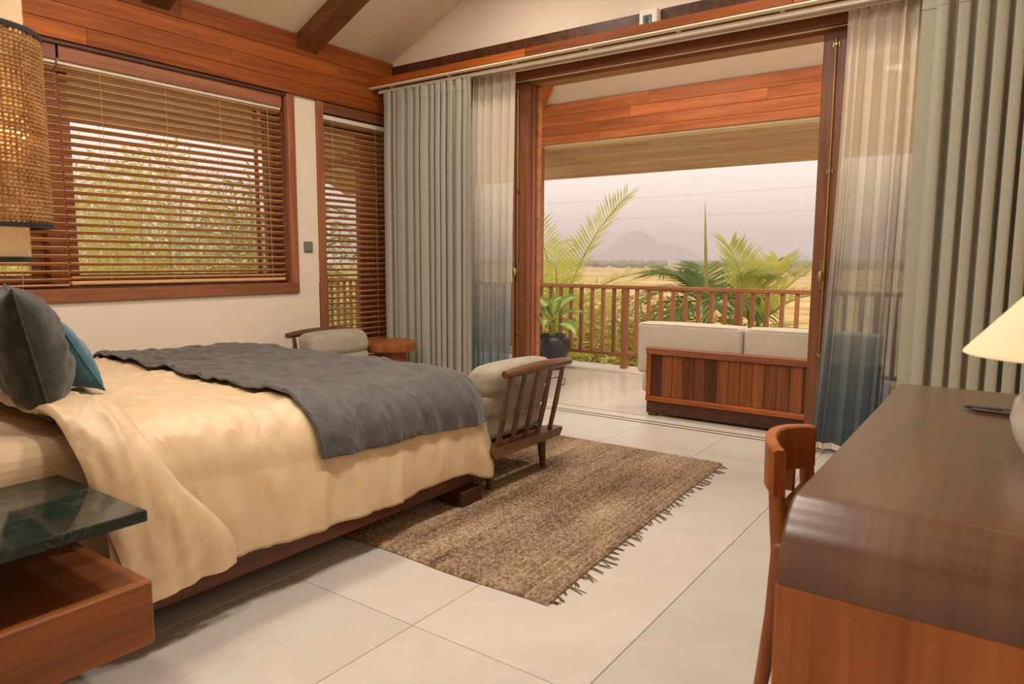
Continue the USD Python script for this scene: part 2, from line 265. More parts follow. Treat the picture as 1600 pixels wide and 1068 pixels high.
# variegated house-plant leaf
MAT['dumb_cane_leaf'] = usdkit.material(stage, '/World/Looks/dumb_cane_leaf', {
    'a': ('attribute', {'attribute': 'st'}), 's': ('separate_xyz', {}), 'ab': ('math', {'math_type': 'absolute'}), 'tc': ('texture_coordinate', {}), 'n': ('noise_texture', {'scale': 45.0, 'detail': 4.0}), 'ad': ('math', {'math_type': 'multiply_add', 'value2': 0.9}),
    'r': ('rgb_ramp', {'ramp': [(0.5, (0.80, 0.84, 0.44)), (0.75, (0.50, 0.68, 0.20)), (1.1, (0.16, 0.34, 0.06))]}), 'p': ('principled_bsdf', {'roughness': 0.33, 'specular_ior_level': 0.5}), 't': ('translucent_bsdf', {}), 'x': ('mix_closure', {'fac': 0.3})},
    [('a.vector', 's.vector'), ('s.x', 'ab.value1'), ('tc.object', 'n.vector'), ('n.fac', 'ad.value1'), ('ab.value', 'ad.value3'), ('ad.value', 'r.fac'), ('r.color', 'p.base_color'), ('r.color', 't.color'), ('p.BSDF', 'x.closure1'), ('t.BSDF', 'x.closure2')], surface='x.closure')
MAT['field_grass'] = usdkit.material(stage, '/World/Looks/field_grass', {
    'g': ('geometry', {}), 'm': ('mapping', {'scale': (0.05, 0.12, 1)}), 'n': ('noise_texture', {'scale': 1.0, 'detail': 8.0, 'roughness': 0.62}), 'n2': ('noise_texture', {'scale': 3.0, 'detail': 4.0}),
    'r': ('rgb_ramp', {'ramp': [(0.34, (0.34, 0.30, 0.09)), (0.46, (0.58, 0.42, 0.16)), (0.60, (0.74, 0.56, 0.27)), (0.74, (0.82, 0.68, 0.42))]}), 'b': ('bump', {'strength': 0.5, 'distance': 0.3}), 'p': ('principled_bsdf', {'roughness': 0.95, 'specular_ior_level': 0.1})},
    [('g.position', 'm.vector'), ('m.vector', 'n.vector'), ('g.position', 'n2.vector'), ('n.fac', 'r.fac'), ('r.color', 'p.base_color'), ('n2.fac', 'b.height'), ('b.normal', 'p.normal')], surface='p.BSDF')
plain('hazed_far_leaf', (0.42, 0.41, 0.25), 0.9, var=0.4, ns=0.5, spec=0.1)  # leaf colour lightened, part of the haze put into it
plain('rock', (0.42, 0.38, 0.36), 0.9, var=0.25, ns=0.01, spec=0.1)
plain('thatch', (0.40, 0.31, 0.22), 0.9, var=0.3)
plain('water', (0.62, 0.60, 0.58), 0.2, var=0.05)

# ================================================================== the setting
XL, YB = -4.5, 4.5
fl = thing('floor', 'light greige porcelain tile floor of the bedroom', None, kind='structure')
obj('grout_bed', box((-4.7, -1.2, -0.06), (0.6, 4.50, -0.005), 0), 'grout', fl)
xs = [-0.85+0.6*k for k in range(-7, 3)]; ys = [1.51+1.205*k for k in range(-3, 4)]
def tiles(par, name, xs, ys, x0, x1, y0, y1, m, top=0.0, drop=None):
    for a in xs:
        for b in ys:
            lo, hi = (max(a, x0)+0.0011, max(b, y0)+0.0011), (min(a+0.6, x1)-0.0011, min(b+1.205, y1)-0.0011)
            if hi[0]-lo[0] < 0.02 or hi[1]-lo[1] < 0.02: continue
            obj(name, box((*lo, top-0.02), (*hi, top), 0.0012), m, par)
tiles(fl, 'tile', xs, ys, -4.7, 0.6, -1.2, 4.48, 'tile')
# left wall with two openings
wl = thing('wall_left', 'cream plaster wall with the wide window and the narrow glazed door', None, kind='structure')
W1 = (0.42, 3.40, 0.95, 2.33); W2 = (3.74, 4.44, 0.06, 2.33)
for lo, hi in (((-4.7, -1.2, 0), (-4.5, 3.67, W1[2])), ((-4.7, -1.2, W1[2]), (-4.5, W1[0], 2.36)), ((-4.7, W1[1], W1[2]), (-4.5, 3.68, 2.36)), ((-4.7, -1.2, 2.36), (-4.5, 4.72, 2.84)), ((-4.7, 4.47, 0), (-4.5, 4.72, 2.36)), ((-4.7, 3.66, 0), (-4.5, 4.48, 0.06))):
    obj('plaster', box(lo, hi, 0), 'plaster', wl)
# wall with the wide opening: gable plaster above the pelmet, strips at both ends
wf = thing('wall_front', 'cream plaster gable wall above the wide balcony opening', None, kind='structure')
XR, RID, SL = 0.46, -2.02, 0.46
zc = lambda x: 2.79+SL*(min(x, 2*RID-x)-XL)
obj('plaster', prism([(-4.7, 2.62), (0.66, 2.62), (0.66, zc(0.46)-0.05), (RID, zc(RID)+0.03), (-4.7, 2.72)], 1, YB, 4.72), 'plaster', wf)
obj('plaster', box((0.46, 4.5, 0), (0.66, 4.72, 2.7), 0), 'plaster', wf)
obj('wall_back', prism([(-4.7, 0), (0.66, 0), (0.66, 2.85), (RID, zc(RID)+0.05), (-4.7, 2.85)], 1, -1.3, -1.2), 'plaster', label='unseen cream plaster wall behind the camera', kind='structure')  # out of view; keeps sky light off the sides facing the camera
obj('wall_right', box((XR, -1.3, 0), (XR+0.15, 4.6, 2.86), 0), 'plaster', label='cream plaster wall behind the desk', kind='structure')
ce = thing('ceiling', 'cream sloping ceiling rising from both side walls', None, kind='structure')
for s in (0, 1):
    e = XL-0.02 if s == 0 else XR+0.02
    obj('slope', prism([(e, zc(XL)), (RID, zc(RID)), (RID, zc(RID)+0.08), (e, zc(XL)+0.08)], 1, -1.3, 4.6), 'ceiling_paint', ce)
# frieze of planks on the left wall, lower band coloured dark as shade, pelmet
tr = thing('trim_1', 'reddish wood plank frieze along the top of the left wall', None, kind='structure')
for k, (z0, z1) in enumerate(((2.36, 2.457), (2.457, 2.56), (2.56, 2.665), (2.665, 2.80))):
    cuts = [-1.2]+[c for c in ((2.02, ), (2.95, 0.6), (1.4, 3.9), (2.6, 0.2))[k]]; cuts = sorted(cuts)+[4.55]
    for a, b in zip(cuts, cuts[1:]): obj('plank', box((-4.52, a+0.0006, z0+0.001), (-4.47+0.0015*(k % 2), b-0.0006, z1-0.001), 0.002), 'mahogany_y', tr)
t2 = thing('trim_2', 'recessed wood board under the gable wall, ledge shade put into its dark colour', None, kind='structure')
for a, b in ((-4.47, -2.135), (-2.005, -0.4), (-0.4, 0.46)): obj('plank', box((a+0.0008, 4.485, 2.56), (b-0.0008, 4.52, 2.775), 0.002), 'mahogany_dark', t2)  # darker wood stands in for the shade above the pelmet ledge
t3 = thing('trim_3', 'deep reddish wood pelmet carrying the curtain tracks', None, kind='structure')
for a, b in ((-4.47, -2.9), (-2.9, -1.1), (-1.1, 0.46)): obj('plank', box((a+0.0006, 4.215, 2.55), (b-0.0006, 4.51, 2.61), 0.004), 'mahogany_x', t3)
obj('bead', box((-4.47, 4.213, 2.540), (0.46, 4.262, 2.5505), 0.003), 'cream_strip', t3)  # cream strip stands in for light on the pelmet underside
for k, y in enumerate((-1.05, 0.10, 1.265, 2.435, 3.59)):
    t = thing('trim_%d' % (10+k), 'dark wood rafter under the sloping ceiling', None, kind='structure')
    for s in (0, 1):
        e = XL+0.01 if s == 0 else XR-0.01
        obj('beam', prism([(e, zc(XL)-0.108), (RID, zc(RID)-0.108), (RID, zc(RID)+0.01), (e, zc(XL)+0.01)], 1, y-0.085, y+0.085), 'rafter_wood', t)

# window_1: frame, sashes, panes
w1 = thing('window_1', 'wide wood-framed window with a post behind the blinds', None, kind='structure')
y0, y1, z0, z1 = W1
obj('casing', box((-4.52, y0-0.07, z0-0.072), (-4.478, y1+0.069, z0), 0.004), 'casing_wood_y', w1)
obj('casing', box((-4.52, y1, z0+0.0005), (-4.478, y1+0.069, 2.36), 0.004), 'casing_wood_z', w1)
obj('casing', box((-4.52, y0-0.07, z0+0.0005), (-4.478, y0, 2.36), 0.004), 'casing_wood_z', w1)
obj('head', box((-4.70, y0, 2.335), (-4.485, y1, 2.36), 0.003), 'mahogany_dark', w1)
obj('sill', box((-4.72, y0, z0-0.03), (-4.49, y1, z0+0.006), 0.003), 'casing_wood_y', w1)
obj('jamb', box((-4.70, y1-0.012, z0), (-4.49, y1+0.002, 2.335), 0.002), 'casing_wood_z', w1)
obj('jamb', box((-4.70, y0-0.002, z0), (-4.49, y0+0.012, 2.335), 0.002), 'casing_wood_z', w1)
obj('post', box((-4.70, 1.79, z0), (-4.585, 1.895, 2.335), 0.004), 'casing_wood_z', w1)
for a, b in ((y0+0.012, 1.79), (1.895, y1-0.012)):
    for q0, q1 in ((a, a+0.075), (b-0.075, b)): obj('stile', box((-4.685, q0, z0+0.008), (-4.64, q1, 2.33), 0.004), 'casing_wood_z', w1)
    for q0, q1 in ((z0+0.008, z0+0.083), (2.255, 2.33)): obj('rail', box((-4.685, a+0.075, q0), (-4.64, b-0.075, q1), 0.004), 'casing_wood_y', w1)
    obj('pane', box((-4.665, a+0.07, z0+0.078), (-4.660, b-0.07, 2.26), 0), 'pane', w1)
obj('stile', box((-4.672, 3.235, z0+0.083), (-4.652, 3.262, 2.255), 0.003), 'casing_wood_z', w1)
# door_1: the narrow glazed door behind the tall blind
d1 = thing('door_1', 'narrow wood-framed glazed door behind the tall blind', None, kind='structure')
y0, y1, z0, z1 = W2
obj('casing', box((-4.70, 3.675, 0), (-4.478, y0, 2.36), 0.004), 'casing_wood_z', d1)
obj('casing', box((-4.70, y1, 0), (-4.478, y1+0.05, 2.36), 0.004), 'casing_wood_z', d1)
obj('head', box((-4.70, y0, 2.28), (-4.49, y1, 2.36), 0.004), 'casing_wood_y', d1)
obj('stile', box((-4.69, y0, 0.06), (-4.64, y0+0.06, 2.28), 0.004), 'casing_wood_z', d1)
obj('stile', box((-4.69, y1-0.20, 0.06), (-4.64, y1, 2.28), 0.004), 'casing_wood_z', d1)
obj('rail', box((-4.69, y0+0.06, 0.06), (-4.64, y1-0.2, 0.24), 0.004), 'casing_wood_y', d1)
obj('rail', box((-4.69, y0+0.06, 2.18), (-4.64, y1-0.2, 2.28), 0.004), 'casing_wood_y', d1)
obj('pane', box((-4.667, y0+0.055, 0.23), (-4.662, y1-0.195, 2.19), 0), 'pane', d1)

# the wide opening: lintel, head track, door leaves slid behind the curtains, threshold
t4 = thing('trim_4', 'wood lintel boards over the balcony opening', None, kind='structure')
for a, b in ((-4.5, -2.3), (-2.3, 0.46)): obj('plank', box((a+0.0006, 4.515, 2.495), (b-0.0006, 4.555, 2.56), 0.003), 'casing_wood_x', t4)
obj('bead', box((-4.5, 4.556, 2.488), (0.46, 4.575, 2.496), 0.002), 'cream_strip', t4)  # pale line paints the lit lower edge of the lintel
obj('head', box((-4.5, 4.576, 2.462), (0.46, 4.72, 2.64), 0.003), 'casing_wood_x', t4)
def leaf(no, x0, x1, label, rod_x, hx):
    d = thing('door_%d' % no, label, None, kind='structure')
    ya, yb = 4.525, 4.580
    for q in ((x0, x0+0.125), (x1-0.125, x1)): obj('stile', box((q[0], ya, 0.02), (q[1], yb, 2.46), 0.004), 'casing_wood_z', d)
    obj('rail', box((x0+0.125, ya, 0.02), (x1-0.125, yb, 0.17), 0.004), 'casing_wood_x', d)
    obj('rail', box((x0+0.125, ya, 2.34), (x1-0.125, yb, 2.46), 0.004), 'casing_wood_x', d)
    obj('pane', box((x0+0.12, 4.550, 0.165), (x1-0.12, 4.555, 2.345), 0), 'pane', d)
    obj('bolt_rod', tube([(rod_x, ya-0.010, 0.05), (rod_x, ya-0.010, 2.42)], 0.0062, 8), 'brass', d)
    for z in (0.10, 0.56, 1.66, 2.38):
        obj('bolt_guide', cat(box((rod_x-0.022, ya-0.006, z-0.016), (rod_x+0.022, ya, z+0.016), 0.003), box((rod_x-0.012, ya-0.022, z-0.011), (rod_x+0.012, ya, z+0.011), 0.004)), 'dark_brass', d)
    hd = obj('handle_plate', cat(box((hx-0.021, ya-0.012, 0.965), (hx+0.021, ya, 1.125), 0.006), hull([(hx+0.014*math.cos(a), ya-0.006-0.006*(k % 2), 1.135+0.012*math.sin(a)) for k in (0, 1) for a in np.linspace(0, 6.28, 9)])), 'dark_brass', d)
    obj('knob', cat(tube([(hx, ya, 1.045), (hx, ya-0.045, 1.045)], [0.010, 0.008], 10), lathe([(0, -0.034), (0.012, -0.03), (0.0165, -0.012), (0.0165, 0.012), (0.012, 0.03), (0, 0.034)], 16, (hx, ya-0.05, 1.045))), 'brass', d, smooth=40)
    return d
leaf(2, -4.42, -3.08, 'glazed wood door leaf with a brass bolt slid behind the left curtains', -3.165, -3.165)
leaf(3, -0.995, 0.40, 'glazed wood door leaf with a brass bolt slid behind the right curtains', -0.925, -0.935)
jb = thing('door_4', 'stacked wood door edges beyond the left door leaf', None, kind='structure')
for k, (a, b, c) in enumerate(((4.59, 4.635, -3.075), (4.645, 4.69, -3.06))): obj('stile', box((-3.2, a, 0.02), (c, b, 2.46), 0.004), 'rail_wood' if k else 'casing_wood_z', jb)  # lighter wood on the outer edge stands in for daylight there
ts = thing('trim_5', 'dark metal sliding track let into the threshold', None, kind='structure')
obj('track_bed', box((-4.48, 4.482, -0.02), (0.46, 4.70, -0.001), 0), 'balcony_tile', ts)
for y in (4.495, 4.56): obj('groove', box((-4.48, y-0.005, -0.004), (0.46, y+0.005, 0.0015), 0.0004), 'dark_metal', ts)

# balcony
bf = thing('balcony_floor', 'pale tiled balcony floor beyond the opening', None, kind='structure')
obj('slab', box((-8.4, 4.70, -0.30), (1.8, 6.78, -0.021), 0), 'curb_stone', bf)
tiles(bf, 'tile', [-8.05+0.6*k for k in range(17)], [4.72, 5.925], -8.4, 1.8, 4.72, 6.40, 'balcony_tile')
cb = thing('balcony_curb', 'pale stone curb along the balcony edge', None, kind='structure')
for k in range(9): obj('coping', box((-8.4+1.13*k+0.001, 6.403, -0.02), (-8.4+1.13*(k+1)-0.001, 6.78, 0.018), 0.003), 'curb_stone', cb)
for x in (-4.48, 0.62): obj('column', box((x-0.15, 6.50, 0.018), (x+0.15, 6.70, 2.39), 0.006), 'baluster_wood', label='square wood column carrying the balcony beam', kind='structure')
bm = thing('balcony_beam', 'reddish wood plank beam over the balcony railing', None, kind='structure')
obj('core', box((-8.4, 6.62, 2.40), (0.9, 6.80, 2.79), 0), 'mahogany_dark', bm)
for k, (z0, z1) in enumerate(((2.385, 2.47), (2.47, 2.575), (2.575, 2.68), (2.68, 2.80))):
    c = [-8.4, -6.1+0.5*k, (-3.6, -2.9, -3.25, -3.05)[k], (-1.3, -0.6, -1.9, -1.1)[k], 0.9]
    for a, b in zip(c, c[1:]): obj('plank', box((a+0.0008, 6.60, z0+0.001), (b-0.0008, 6.625, z1-0.001), 0.002), 'brightened_beam_wood', bm)
obj('underside', box((-8.4, 6.627, 2.368), (0.9, 6.80, 2.399), 0.002), 'cream_strip', bm)
sf = thing('eave_soffit', 'wood-lined sloping soffit of the eave beyond the balcony beam', None, kind='structure')
n = 10; ye = np.linspace(6.80, 7.40, n+1); ze = 2.385-0.45*(ye-6.80)
for k in range(n):
    a0, a1 = np.array([ye[k]+0.0015, ze[k]]), np.array([ye[k+1]-0.0015, ze[k+1]])
    c = [-8.4, rnd.uniform(-4.2, -2.6), rnd.uniform(-1.6, -0.2), 0.9]
    for a, b in zip(c, c[1:]): obj('plank', prism([a0, a1, a1+[0, 0.018], a0+[0, 0.018]], 0, a+0.001, b-0.001), 'soffit_wood', sf)
obj('roof_board', prism([(6.80, 2.41), (7.42, 2.13), (7.42, 2.20), (6.80, 2.50)], 0, -8.4, 0.9), 'soffit_wood', sf)
bc = thing('balcony_ceiling', 'pale plaster hipped ceiling over the balcony', None, kind='structure')
hz = lambda t: 2.80+0.42*t
obj('slope', prism([(6.64, 2.80), (4.70, 2.80+0.42*1.94), (4.70, 2.92+0.42*1.94), (6.64, 2.92)], 0, -4.42, 0.9), 'outer_plaster', bc)
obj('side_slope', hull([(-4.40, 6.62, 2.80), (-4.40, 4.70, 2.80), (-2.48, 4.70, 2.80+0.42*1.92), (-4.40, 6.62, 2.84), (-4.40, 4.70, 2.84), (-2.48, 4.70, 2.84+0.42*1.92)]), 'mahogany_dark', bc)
obj('side_ceiling', box((-8.4, 4.70, 2.80), (-4.40, 6.64, 2.84), 0), 'soffit_wood', bc)
d = np.array([1, -1, 0.42]); d /= np.linalg.norm(d); p = np.array([-4.43, 6.66, 2.775])
obj('hip_rafter', bar(p, p+d*2.75, 0.13, 0.10), 'brightened_beam_wood', bc)
es = thing('side_eave', 'wood-lined eave outside the left wall', None, kind='structure')
xe = np.linspace(-4.70, -5.46, 10)
for k in range(9):
    a0, a1 = (xe[k]-0.0015, 2.385+0.40*(xe[k]+4.70)), (xe[k+1]+0.0015, 2.385+0.40*(xe[k+1]+4.70))
    obj('plank', prism([a0, a1, (a1[0], a1[1]+0.018), (a0[0], a0[1]+0.018)], 1, -2.5, 4.69), 'soffit_wood', es)
obj('roof_board', prism([(-4.70, 2.41), (-5.48, 2.10), (-5.48, 2.18), (-4.70, 2.5)], 1, -2.5, 4.69), 'soffit_wood', es)
# roof cover out of view, placed to keep sky light out from above
rf = thing('roof', 'unseen flat roof cover over the room and balcony, blocking the sky', None, kind='structure')
obj('cover', box((-4.75, -1.35, 4.06), (0.7, 4.7, 4.12), 0), 'thatch', rf)
obj('cover', box((-8.4, 4.7, 3.80), (0.9, 6.7, 3.86), 0), 'thatch', rf)

# railing with every baluster its own
ra = thing('balcony_railing', 'reddish wood balcony railing with square balusters', 'railing', (-3.3, 6.6, 0.018))
obj('top_rail', box((-8.4, 6.565, 0.845), (1.8, 6.635, 0.884), 0.008), 'rail_wood', ra)
obj('bottom_rail', box((-8.4, 6.578, 0.145), (1.8, 6.622, 0.180), 0.005), 'rail_wood', ra)
k = -36
for k in range(-38, 38):
    x = -3.255+0.1305*k
    if x < -8.3 or x > 1.7 or abs(x+4.48) < 0.17: continue
    if k % 9 == 0: obj('post', box((x-0.032, 6.568, 0.0185), (x+0.032, 6.632, 0.845), 0.004), 'baluster_wood', ra)
    else: obj('baluster', box((x-0.0175, 6.583, 0.1805), (x+0.0175, 6.617, 0.8445), 0.003), 'baluster_wood', ra)

# ================================================================== blinds
def blind(label, y0, y1, ztop, zbot, cords, valance, extra=5):
    b = thing('venetian_blind', label, 'blind', (-4.545, (y0+y1)/2, ztop+0.05), group=None)
    a = math.radians(19); c, s = math.cos(a), math.sin(a)
    obj('headrail', box((-4.575, y0, ztop+0.018), (-4.5165, y1, ztop+0.056), 0.004), 'white_rail', b)
    if valance: obj('valance', box((-4.5155, y0, ztop+0.037), (-4.502, y1, ztop+0.125), 0.003), 'casing_wood_y', b)
    z = ztop; n = 0; zs = []
    while z > zbot+0.03: zs.append(z); z -= 0.0465
    zs += [zbot+0.018-0.0055*k for k in range(extra) if zbot+0.018-0.0055*k > zbot+0.006][:2]
    for z in zs:
        m = trimesh.creation.box((0.050, y1-y0, 0.0032)); jit = rnd.uniform(-0.02, 0.02)
        R = np.eye(4); aa = a+jit; R[0, 0], R[0, 2], R[2, 0], R[2, 2] = math.cos(aa), -math.sin(aa), math.sin(aa), math.cos(aa); m.apply_transform(R)
        m.apply_translation((-4.545, (y0+y1)/2+rnd.uniform(-0.003, 0.003), z)); obj('slat', m, 'slat_wood', b)
    obj('bottom_rail', box((-4.572, y0, zbot-0.022), (-4.518, y1, zbot), 0.004), 'slat_wood', b)
    for y in cords:
        for x in (-4.521, -4.569): obj('ladder_cord', tube([(x, y, ztop+0.03), (x, y, zbot-0.02)], 0.0012, 4, caps=False), 'cord', b)
        obj('lift_cord', tube([(-4.545, y+0.012, ztop+0.03), (-4.545, y+0.012, zbot-0.03)], 0.0011, 4, caps=False), 'cord', b)
    return b
blind('long brown wood blind on the left window, right of the post', 1.874, 3.372, 2.215, 0.998, (2.10, 2.50, 2.88, 3.26), True)
blind('brown wood blind behind the hanging lamp, left of the window post', 0.45, 1.862, 2.215, 0.955, (0.62, 1.05, 1.62), True)
blind('tall narrow brown wood blind beside the left curtains', 3.748, 4.436, 2.215, 0.30, (3.86, 4.33), False)

# ================================================================== curtains
def track(y, z, x0, x1, label):
    t = thing('curtain_track', label, 'curtain track', ((x0+x1)/2, y, z))
    obj('channel', box((x0, y-0.014, z-0.012), (x1, y+0.014, z+0.014), 0.003), 'white_rail', t)
    x = x0+0.15
    while x < x1: obj('bracket', box((x-0.012, y-0.017, z+0.0145), (x+0.012, y+0.017, z+0.032), 0.003), 'white_rail', t); x += 0.62
    return t
track(4.285, 2.520, -4.42, 0.42, 'white curtain track nearer the room, carrying the thick drapes')
track(4.395, 2.530, -4.40, 0.42, 'white curtain track nearer the opening, carrying the sheers')
def drape(name, label, matn, x0, x1, y, ztop, zbot, folds, amp, parts=True, seed=1, flat=0.0, sway=None, thick=0.004, nz=26, cat_='curtain', irregular=0.5):
    g = np.random.default_rng(seed); N = folds*22; s = np.linspace(0, 1, N)
    ph = np.cumsum(1+irregular*np.interp(s, np.linspace(0, 1, folds+2), g.uniform(-1, 1, folds+2))); ph = ph/ph[-1]*folds*2*np.pi
    am = amp*np.interp(s, np.linspace(0, 1, folds*2), g.uniform(0.55, 1.15, folds*2)); fl_ = smoothstep((s-flat)/0.03) if flat else 1.0
    z = np.linspace(ztop, zbot, nz); h = (ztop-z)/(ztop-zbot)
    P = np.zeros((N, nz, 3))
    for j in range(nz):
        k = 0.75+0.35*smoothstep(h[j]*4); drift = 0.3*np.sin(2.3*h[j]+s*9+seed)*h[j]
        P[:, j, 0] = x0+(x1-x0)*s+0.45*am*np.sin(2*(ph+drift))*fl_*0.6+(sway(s, h[j]) if sway else 0)
        P[:, j, 1] = y+k*am*(np.sin(ph+drift) if matn == 'sheer' else 0.9-1.9*np.abs(np.cos((ph+drift)/2))**0.75)*fl_; P[:, j, 2] = z[j]
    t = thing(name, label, cat_, ((x0+x1)/2, y, zbot))
    obj('panel', shell(P, thick) if matn != 'sheer' else grid(P), matn, t, smooth=50)
    hh = P[:, :1].repeat(2, 1).copy(); hh[:, 0, 2] = ztop+0.001; hh[:, 1, 2] = ztop-0.09
    hh[..., 1] -= 0.0045
    if matn != 'sheer': obj('heading', shell(hh, 0.003), matn, t, smooth=50)
    hm = P[:, -1:].repeat(2, 1).copy(); hm[:, 0, 2] = zbot+0.035 if matn == 'sheer' else zbot+0.10; hm[:, 1, 2] = zbot; hm[..., 1] -= 0.0035
    obj('hem', shell(hm, 0.003) if matn != 'sheer' else shell(hm, 0.002), 'drape' if matn != 'sheer' else 'cream_hem', t, smooth=50)
    for i in range(6, N, 22): obj('glider', box((P[i, 0, 0]-0.005, y-0.005, ztop-0.012), (P[i, 0, 0]+0.005, y+0.005, ztop+0.0022), 0.002), 'white_rail', t)
    return t
cloth('cream_hem', (0.72, 0.66, 0.56), weave=600)
drape('curtain', 'grey-green pleated drape hanging in the corner by the tall blind', 'drape', -4.345, -3.43, 4.285, 2.504, 0.02, 13, 0.043, seed=4, irregular=0.9)
drape('curtain', 'grey-green pleated drape behind the desk, right of the opening', 'drape', -0.475, 0.43, 4.285, 2.504, 0.02, 10, 0.044, seed=9, flat=0.07)
drape('sheer_curtain', 'cream sheer curtain fading to blue, left of the opening', 'sheer', -3.52, -3.105, 4.395, 2.515, 0.03, 6, 0.034, seed=5, sway=lambda s, h: -0.05*s*h)
drape('sheer_curtain', 'cream sheer curtain fading to slate blue, right of the opening', 'sheer', -0.850, -0.36, 4.395, 2.515, 0.03, 9, 0.036, seed=12, sway=lambda s, h: -0.085*(1-s)*h*h+0.09*np.sin(np.pi*s)*(1-s)*0, irregular=0.75)

# ================================================================== bed
BXR, BXL, BYF, TOP, RR, RC = -1.985, -4.03, 2.665, 0.594, 0.185, 0.195
def top_z(y): return TOP+0.068*(1-smoothstep((np.asarray(y)-0.8)/1.2))
def disp(p, a=0.016):
    q = np.stack([p[..., 0]*4.2, p[..., 1]*4.2, p[..., 2]*0.6], -1); q2 = np.stack([p[..., 0]*13+p[..., 1]*4, p[..., 1]*11, p[..., 2]*1.2], -1)
    low = np.clip((0.56-p[..., 2])/0.4, 0, 1)
    q3 = np.stack([p[..., 0]*6.5+0.9*p[..., 1], p[..., 1]*10-2.0*p[..., 0], p[..., 2]*0.9], -1); rid_ = 1-np.abs(2*meshkit.fbm(q3, 3, 17)-1)
    return (a+0.022*low)*(meshkit.fbm(q, 3, 3)-0.5)*2+(0.006+0.024*low)*(meshkit.noise(q2, 8)-0.5)*2+0.016*np.clip(rid_-0.72, 0, 1)/0.28
def bed_perimeter(n1=70, na=22, n2=60, y0=0.86):
    P, Nn = [], []
    for y in np.linspace(y0, BYF-RC, n1): P.append((BXR, y)); Nn.append((1, 0))
    for a in np.linspace(0, np.pi/2, na)[1:]: P.append((BXR-RC+RC*math.cos(a), BYF-RC+RC*math.sin(a))); Nn.append((math.cos(a), math.sin(a)))
    for x in np.linspace(BXR-RC, BXL+RC, n2)[1:]: P.append((x, BYF)); Nn.append((0, 1))
    for a in np.linspace(np.pi/2, np.pi, na)[1:]: P.append((BXL+RC+RC*math.cos(a), BYF-RC+RC*math.sin(a))); Nn.append((math.cos(a), math.sin(a)))
    for y in np.linspace(BYF-RC, y0, n1)[1:]: P.append((BXL, y)); Nn.append((-1, 0))
    return np.array(P, float), np.array(Nn, float)
per, pn = bed_perimeter()
xm = (BXL+BXR)/2
sp = np.stack([np.full(len(per), xm), np.minimum(per[:, 1], BYF-0.95)], 1)
rings = []; rn = []
for g in np.linspace(0, 1, 26)[:-1]:
    q = sp+(per-pn*RR-sp)*g; rings.append(np.column_stack([q, top_z(q[:, 1])])); rn.append(np.tile([0, 0, 1.0], (len(q), 1)))
for th in np.linspace(0, np.pi/2, 14):
    q = per-pn*RR*(1-math.sin(th)); rings.append(np.column_stack([q, top_z(q[:, 1])-RR*(1-math.cos(th))])); rn.append(np.column_stack([pn*math.sin(th), np.full(len(q), math.cos(th))]))
sl = np.concatenate([[0], np.cumsum(np.linalg.norm(np.diff(per, axis=0), axis=1))])
hem = 0.170+0.030*np.clip(1-sl/1.1, 0, 1)+0.012*(meshkit.fbm(np.stack([sl*2.1, 0*sl, 0*sl], 1), 3, 5)-0.5)*2-0.062*np.exp(-((sl-(BYF-0.86-RC+0.10))/0.11)**2)
zt0 = top_z(per[:, 1])-RR
for k in np.linspace(0, 1, 24)[1:]:
    z = zt0+(hem-zt0)*k; q = per+pn*(0.040*math.sin(k*1.5))
    rings.append(np.column_stack([q, z])); rn.append(np.column_stack([pn, 0*z]))
z = hem-0.004; rings.append(np.column_stack([per+pn*0.018, z])); rn.append(np.column_stack([pn, 0*z]))
rings.append(np.column_stack([per-pn*0.004, hem+0.03])); rn.append(np.column_stack([pn, 0*z]))
D = np.stack(rings, 1); DN = np.stack(rn, 1)
D = D+DN*disp(D)[..., None]
def section(y, hem_r, hem_l, off, n=(30, 10, 70)):
    """The bed's cross-section at y: from the right hem over the top to the left hem, pushed out by off. Returns points and normals."""
    ex = max(0.0, y-(BYF-RC)); ins = RC-math.sqrt(max(RC*RC-ex*ex, 1e-6)); ez = max(0.0, y-(BYF-RR)); dr = RR-math.sqrt(max(RR*RR-ez*ez, 1e-6))
    xr, xl, tz = BXR-ins, BXL+ins, float(top_z(y))-dr; P, N_ = [], []
    for k in np.linspace(1, 0, n[0])[:-1]: P.append((xr+0.030*math.sin(k*1.5*(tz-RR-hem_r)/0.4), y, hem_r+(tz-RR-hem_r)*(1-k))); N_.append((1, 0, 0))
    for th in np.linspace(np.pi/2, 0, n[1]): P.append((xr-RR+RR*math.sin(th), y, tz-RR+RR*math.cos(th))); N_.append((math.sin(th), 0, math.cos(th)))
    for x in np.linspace(xr-RR, xl+RR, n[2])[1:]: P.append((x, y, tz)); N_.append((0, 0, 1))
    for th in np.linspace(0, np.pi/2, n[1])[1:]: P.append((xl+RR-RR*math.sin(th), y, tz-RR+RR*math.cos(th))); N_.append((-math.sin(th), 0, math.cos(th)))
    for k in np.linspace(0, 1, 14)[1:]: P.append((xl, y, tz-RR+(hem_l-(tz-RR))*k)); N_.append((-1, 0, 0))
    P, N_ = np.array(P), np.array(N_, float)
    return P+N_*off, N_
bd = thing('bed', 'low wide bed on a dark wood platform with block feet', 'bed', (-3.0, 1.4, 0))
obj('platform', box((-4.0, 0.86, 0.085), (-2.015, 2.50, 0.19), 0.006), 'mahogany_dark', bd)
obj('platform_head', box((-4.0, 0.32, 0.085), (-2.14, 0.858, 0.19), 0.006), 'stand_wood', bd)
obj('headboard', box((-4.3, 0.24, 0.0), (-1.45, 0.30, 1.15), 0.008), 'mahogany_dark', bd)
for x, y in ((-2.04, 2.45), (-3.92, 2.45), (-2.25, 0.45), (-3.92, 0.45)): obj('foot', box((x-0.075, y-0.075, 0.0125 if y > 2 else 0), (x+0.075, y+0.075, 0.0845), 0.004), 'mahogany_dark', bd)
